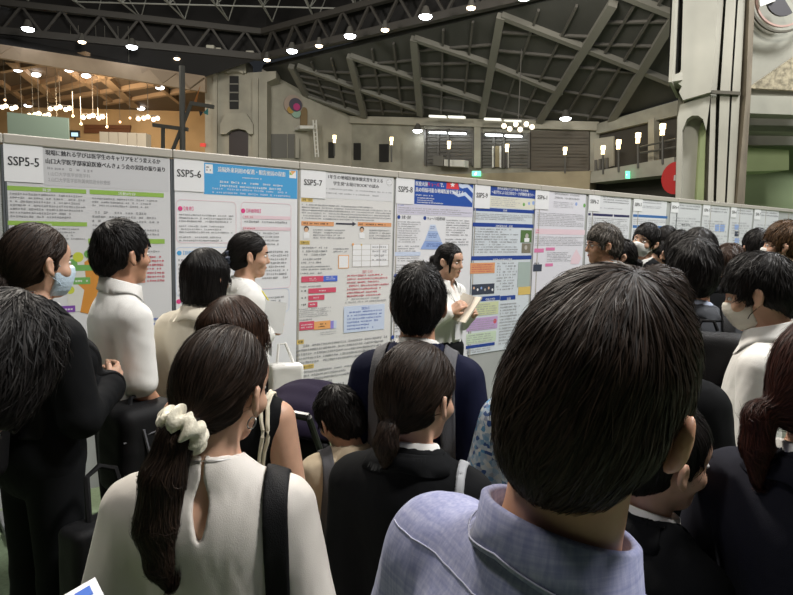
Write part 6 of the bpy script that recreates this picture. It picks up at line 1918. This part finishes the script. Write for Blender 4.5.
# the far listeners
def far(lab, px, py, Y, yaw, hair, sex='m', top=C_BLACK, shirt=C_WHITE, kind='short', head=(0, 0, 0), mask=None, skin=SKIN, seed=1, st=None, h=.010, N=2200, arms=None, glasses=False, scale=None):
    b = Body(sex, head=head, arms=arms)
    p = Person(lab, px, py, Y, yaw, b, skin, h=h, scale=scale)
    s = dict(kind=kind, t=.018, side=.85, top=1.35, nape=-.088, seed=seed, rough=.003, jitter=.2, hair_line=.04)
    if kind == 'pony': s.update(t=.012, rough=.001, jitter=.06, tie=(0, -.105, -.04), tails=[dict(pts=[(0, -.09, -.04), (0, -.13, -.06), (0, -.13, -.13)], r=[.02, .03, .012])])
    s.update(st or {})
    p.hair(s, hair, N=N, width=.004, length=.07, h=.006, lift=.010, seed=seed + 200, steps=6)
    p.face(lips=mask is None)
    if mask: p.mask(mask)
    if shirt is None:
        p.top('shirt', top, off=.016, sleeve=.95, hem=.82, neck_r=.062, seed=seed); p.collar(top)
    else: suit(p, top, shirt=shirt, seed=seed)
    p.bottom('trousers', C_BLACK)
    if glasses:
        m = MB()
        for sg in (-1, 1):
            c = b.fromhead(np.array([(sg * .033 + .021 * math.cos(t), .098 - .006 * abs(math.cos(t)) * (1 if sg * math.cos(t) > 0 else 0), .002 + .015 * math.sin(t)) for t in np.linspace(0, 2 * PI, 17)], f32))
            m.tube([Vector(x) for x in c], .0016, 5)
            c = b.fromhead(np.array([(sg * .054, .092, .006), (sg * .074, .06, .004), (sg * .082, .0, .0)], f32)); m.tube([Vector(x) for x in c], .0016, 5)
        c = b.fromhead(np.array([(-.012, .100, .006), (.012, .100, .006)], f32)); m.tube([Vector(x) for x in c], .0016, 5)
        m.build('glasses', M_PLASTIC, p.o, smooth=True)
    return p
far('person with greying hair and glasses in a dark jacket, before the SSP6-1 poster', 602, 245, 4.3, 105, H_GREY, top=cloth('dark_jacket', (.02, .02, .022)), skin=SKIN2, head=(6, -4, 0), glasses=True, seed=11, st=dict(t=.020, rough=.005, jitter=.35, fringe=.006), N=3500, h=.008)
far('person with dark hair in a ponytail facing left, behind the glasses wearer', 620, 256, 4.65, 100, H_BLACK, 'f', kind='pony', head=(4, -4, 0), seed=12, st=dict(hair_line=.03))
far('person in a white shirt and white mask with head tilted, before the SSP6-3 poster', 645, 241, 4.95, 160, H_BLACK, top=C_BLACK, head=(-6, 2, -12), mask=M_MASKW, seed=13, st=dict(hair_line=.036, fringe=.004))
far('person with plain black hair turned away, right of the tilted white mask', 667, 240, 6.3, -25, H_BLACK, seed=14)
far('person with a small face turned left, hand raised near the mouth', 660, 255, 5.6, 95, H_BLACK, 'f', kind='pony', seed=15, arms=dict(R=((.05, .06, -.24), (-.10, .14, .19))), st=dict(hair_line=.03))
far('person with black hair, only the crown showing over the grey suit, left one', 680, 253, 3.8, 5, H_BLACK, seed=16)
far('person with black hair, only the crown showing over the grey suit, right one', 697, 255, 3.25, 10, H_BLACK, seed=17)
far('person with long dark hair turned away, between the grey suit and the cream mask', 729, 266, 3.7, -10, H_BROWN, 'f', kind='long', seed=18, st=dict(len=-.2, ear=0, back=.12), head=(0, -4, 0))
far('person with black hair turned away, before the SSP6-6 poster', 756, 248, 4.55, 30, H_BLACK, seed=19)
far('person with light brown hair and a white mask, before the empty grey board', 784, 246, 3.75, 88, H_LBROWN, mask=M_MASKW, seed=20, st=dict(t=.022, rough=.004, jitter=.3))

# ------------------------------------------------------------------ stroller, leaflet
st_ = at(309, 405, 2.75); st_.z = 0
r = empty('baby_stroller', st_, math.radians(-20))
tag(r, 'baby stroller with a dark purple hood, standing before the SSP5-7 poster', 'stroller')
M_HOOD = cloth('dark_purple_hood', (.014, .010, .024))
def hood(p):
    d = ell(p, (0, 0, .78), (.24, .26, .22))
    d = smax(d, -ell(p, (0, .06, .74), (.22, .26, .20)), .01)
    return smax(smax(d, .74 - p[:, 2] - .35 * p[:, 1], .01), p[:, 1] - .12, .01) + .003 * np.sin(np.arctan2(p[:, 2] - .74, p[:, 1]) * 16).astype(f32)
sdf_part(r, 'hood', hood, (-.3, -.32, .5), (.3, .3, 1.05), .01, M_HOOD)
m = MB(); m.tube([(.235 * math.cos(t), .11, .74 + .225 * math.sin(t)) for t in np.linspace(0, PI, 18)], .012, 8); m.build('hood_rim', M_HOOD, r, smooth=True)
sdf_part(r, 'seat', lambda p: smin(rbox(p, (0, .02, .45), (.18, .16, .04), .03), rbox(p, (0, -.16, .62), (.18, .03, .18), .025), .03), (-.25, -.3, .35), (.25, .25, .85), .012, M_NYLON)
for sg in (-1, 1):
    m = MB(); m.tube([(sg * .22, -.42, .98), (sg * .22, -.20, .62), (sg * .22, .30, .12)], .013, 8); m.tube([(sg * .22, -.05, .47), (sg * .22, -.30, .10)], .013, 8); m.build('frame_tube', M_PLASTIC, r, smooth=True)
    for y in (-.30, .32):
        m = MB(); m.tube([(sg * .20, y, .085), (sg * .235, y, .085)], .082, 18); m.build('wheel', M_PLASTIC, r, smooth=True)
m = MB(); m.tube([(-.22, -.42, .98), (0, -.46, 1.0), (.22, -.42, .98)], .016, 8); m.build('handle', M_PLASTIC, r, smooth=True)

# leaflet held by the photographer: one corner reaches into view
l0 = at(95, 577, .50)
lu = (at(62, 596, .485) - l0).normalized()
lv = at(114, 593, .485) - l0
lv = (lv - lu * lv.dot(lu)).normalized()
ln = lu.cross(lv).normalized()
if ln.z < 0: ln = -ln
def lp(u, v, o=0.0): return l0 + lu * u + lv * v + ln * o
m = MB(); m.prism([lp(0, 0), lp(.21, 0), lp(.21, .297), lp(0, .297)], ln * -.0012)
o = m.build('leaflet', M_PAPER)
tag(o, 'corner of a white leaflet with a blue square, close to the camera', 'leaflet')
m = MB(); m.prism([lp(.006, .006, .0006), lp(.018, .006, .0006), lp(.018, .016, .0006), lp(.006, .016, .0006)], ln * .0004); m.build('blue_square', flat('leaflet_blue', (.04, .14, .55)), o)
for k in range(6):
    m = MB(); m.prism([lp(.024 + k * .006, .010, .0006), lp(.026 + k * .006, .010, .0006), lp(.026 + k * .006, .05, .0006), lp(.024 + k * .006, .05, .0006)], ln * .0003); m.build('printed_line', GREYINK, o)

# ------------------------------------------------------------------ every thing gets its own base point
def rebase(o, M):
    inv = M.inverted()
    if o.data: o.data.transform(inv)
    for ch in o.children:
        if ch.data: ch.data.transform(inv)
        for g in ch.children:
            if g.data: g.data.transform(inv)
    o.matrix_world = M
ang = math.atan2(BT.y, BT.x)
for o in list(COL.objects):
    if o.type == 'MESH' and o.parent is None and o.location.length < 1e-6 and len(o.data.vertices):
        vs = [v.co for v in o.data.vertices]
        if o.get('category') in ('poster', 'card'):
            R = Matrix.Rotation(ang, 4, 'Z'); q = [R.inverted() @ v for v in vs]
            c = Vector(((min(v.x for v in q) + max(v.x for v in q)) / 2, (min(v.y for v in q) + max(v.y for v in q)) / 2, min(v.z for v in q)))
            rebase(o, Matrix.Translation(R @ c) @ R)
        elif o.get('category'):
            c = Vector(((min(v.x for v in vs) + max(v.x for v in vs)) / 2, (min(v.y for v in vs) + max(v.y for v in vs)) / 2, min(v.z for v in vs)))
            rebase(o, Matrix.Translation(c))
for o in COL.objects:
    if o.get('label') and len(o['label'].split()) > 15: print('LONG', o.name, o['label'])
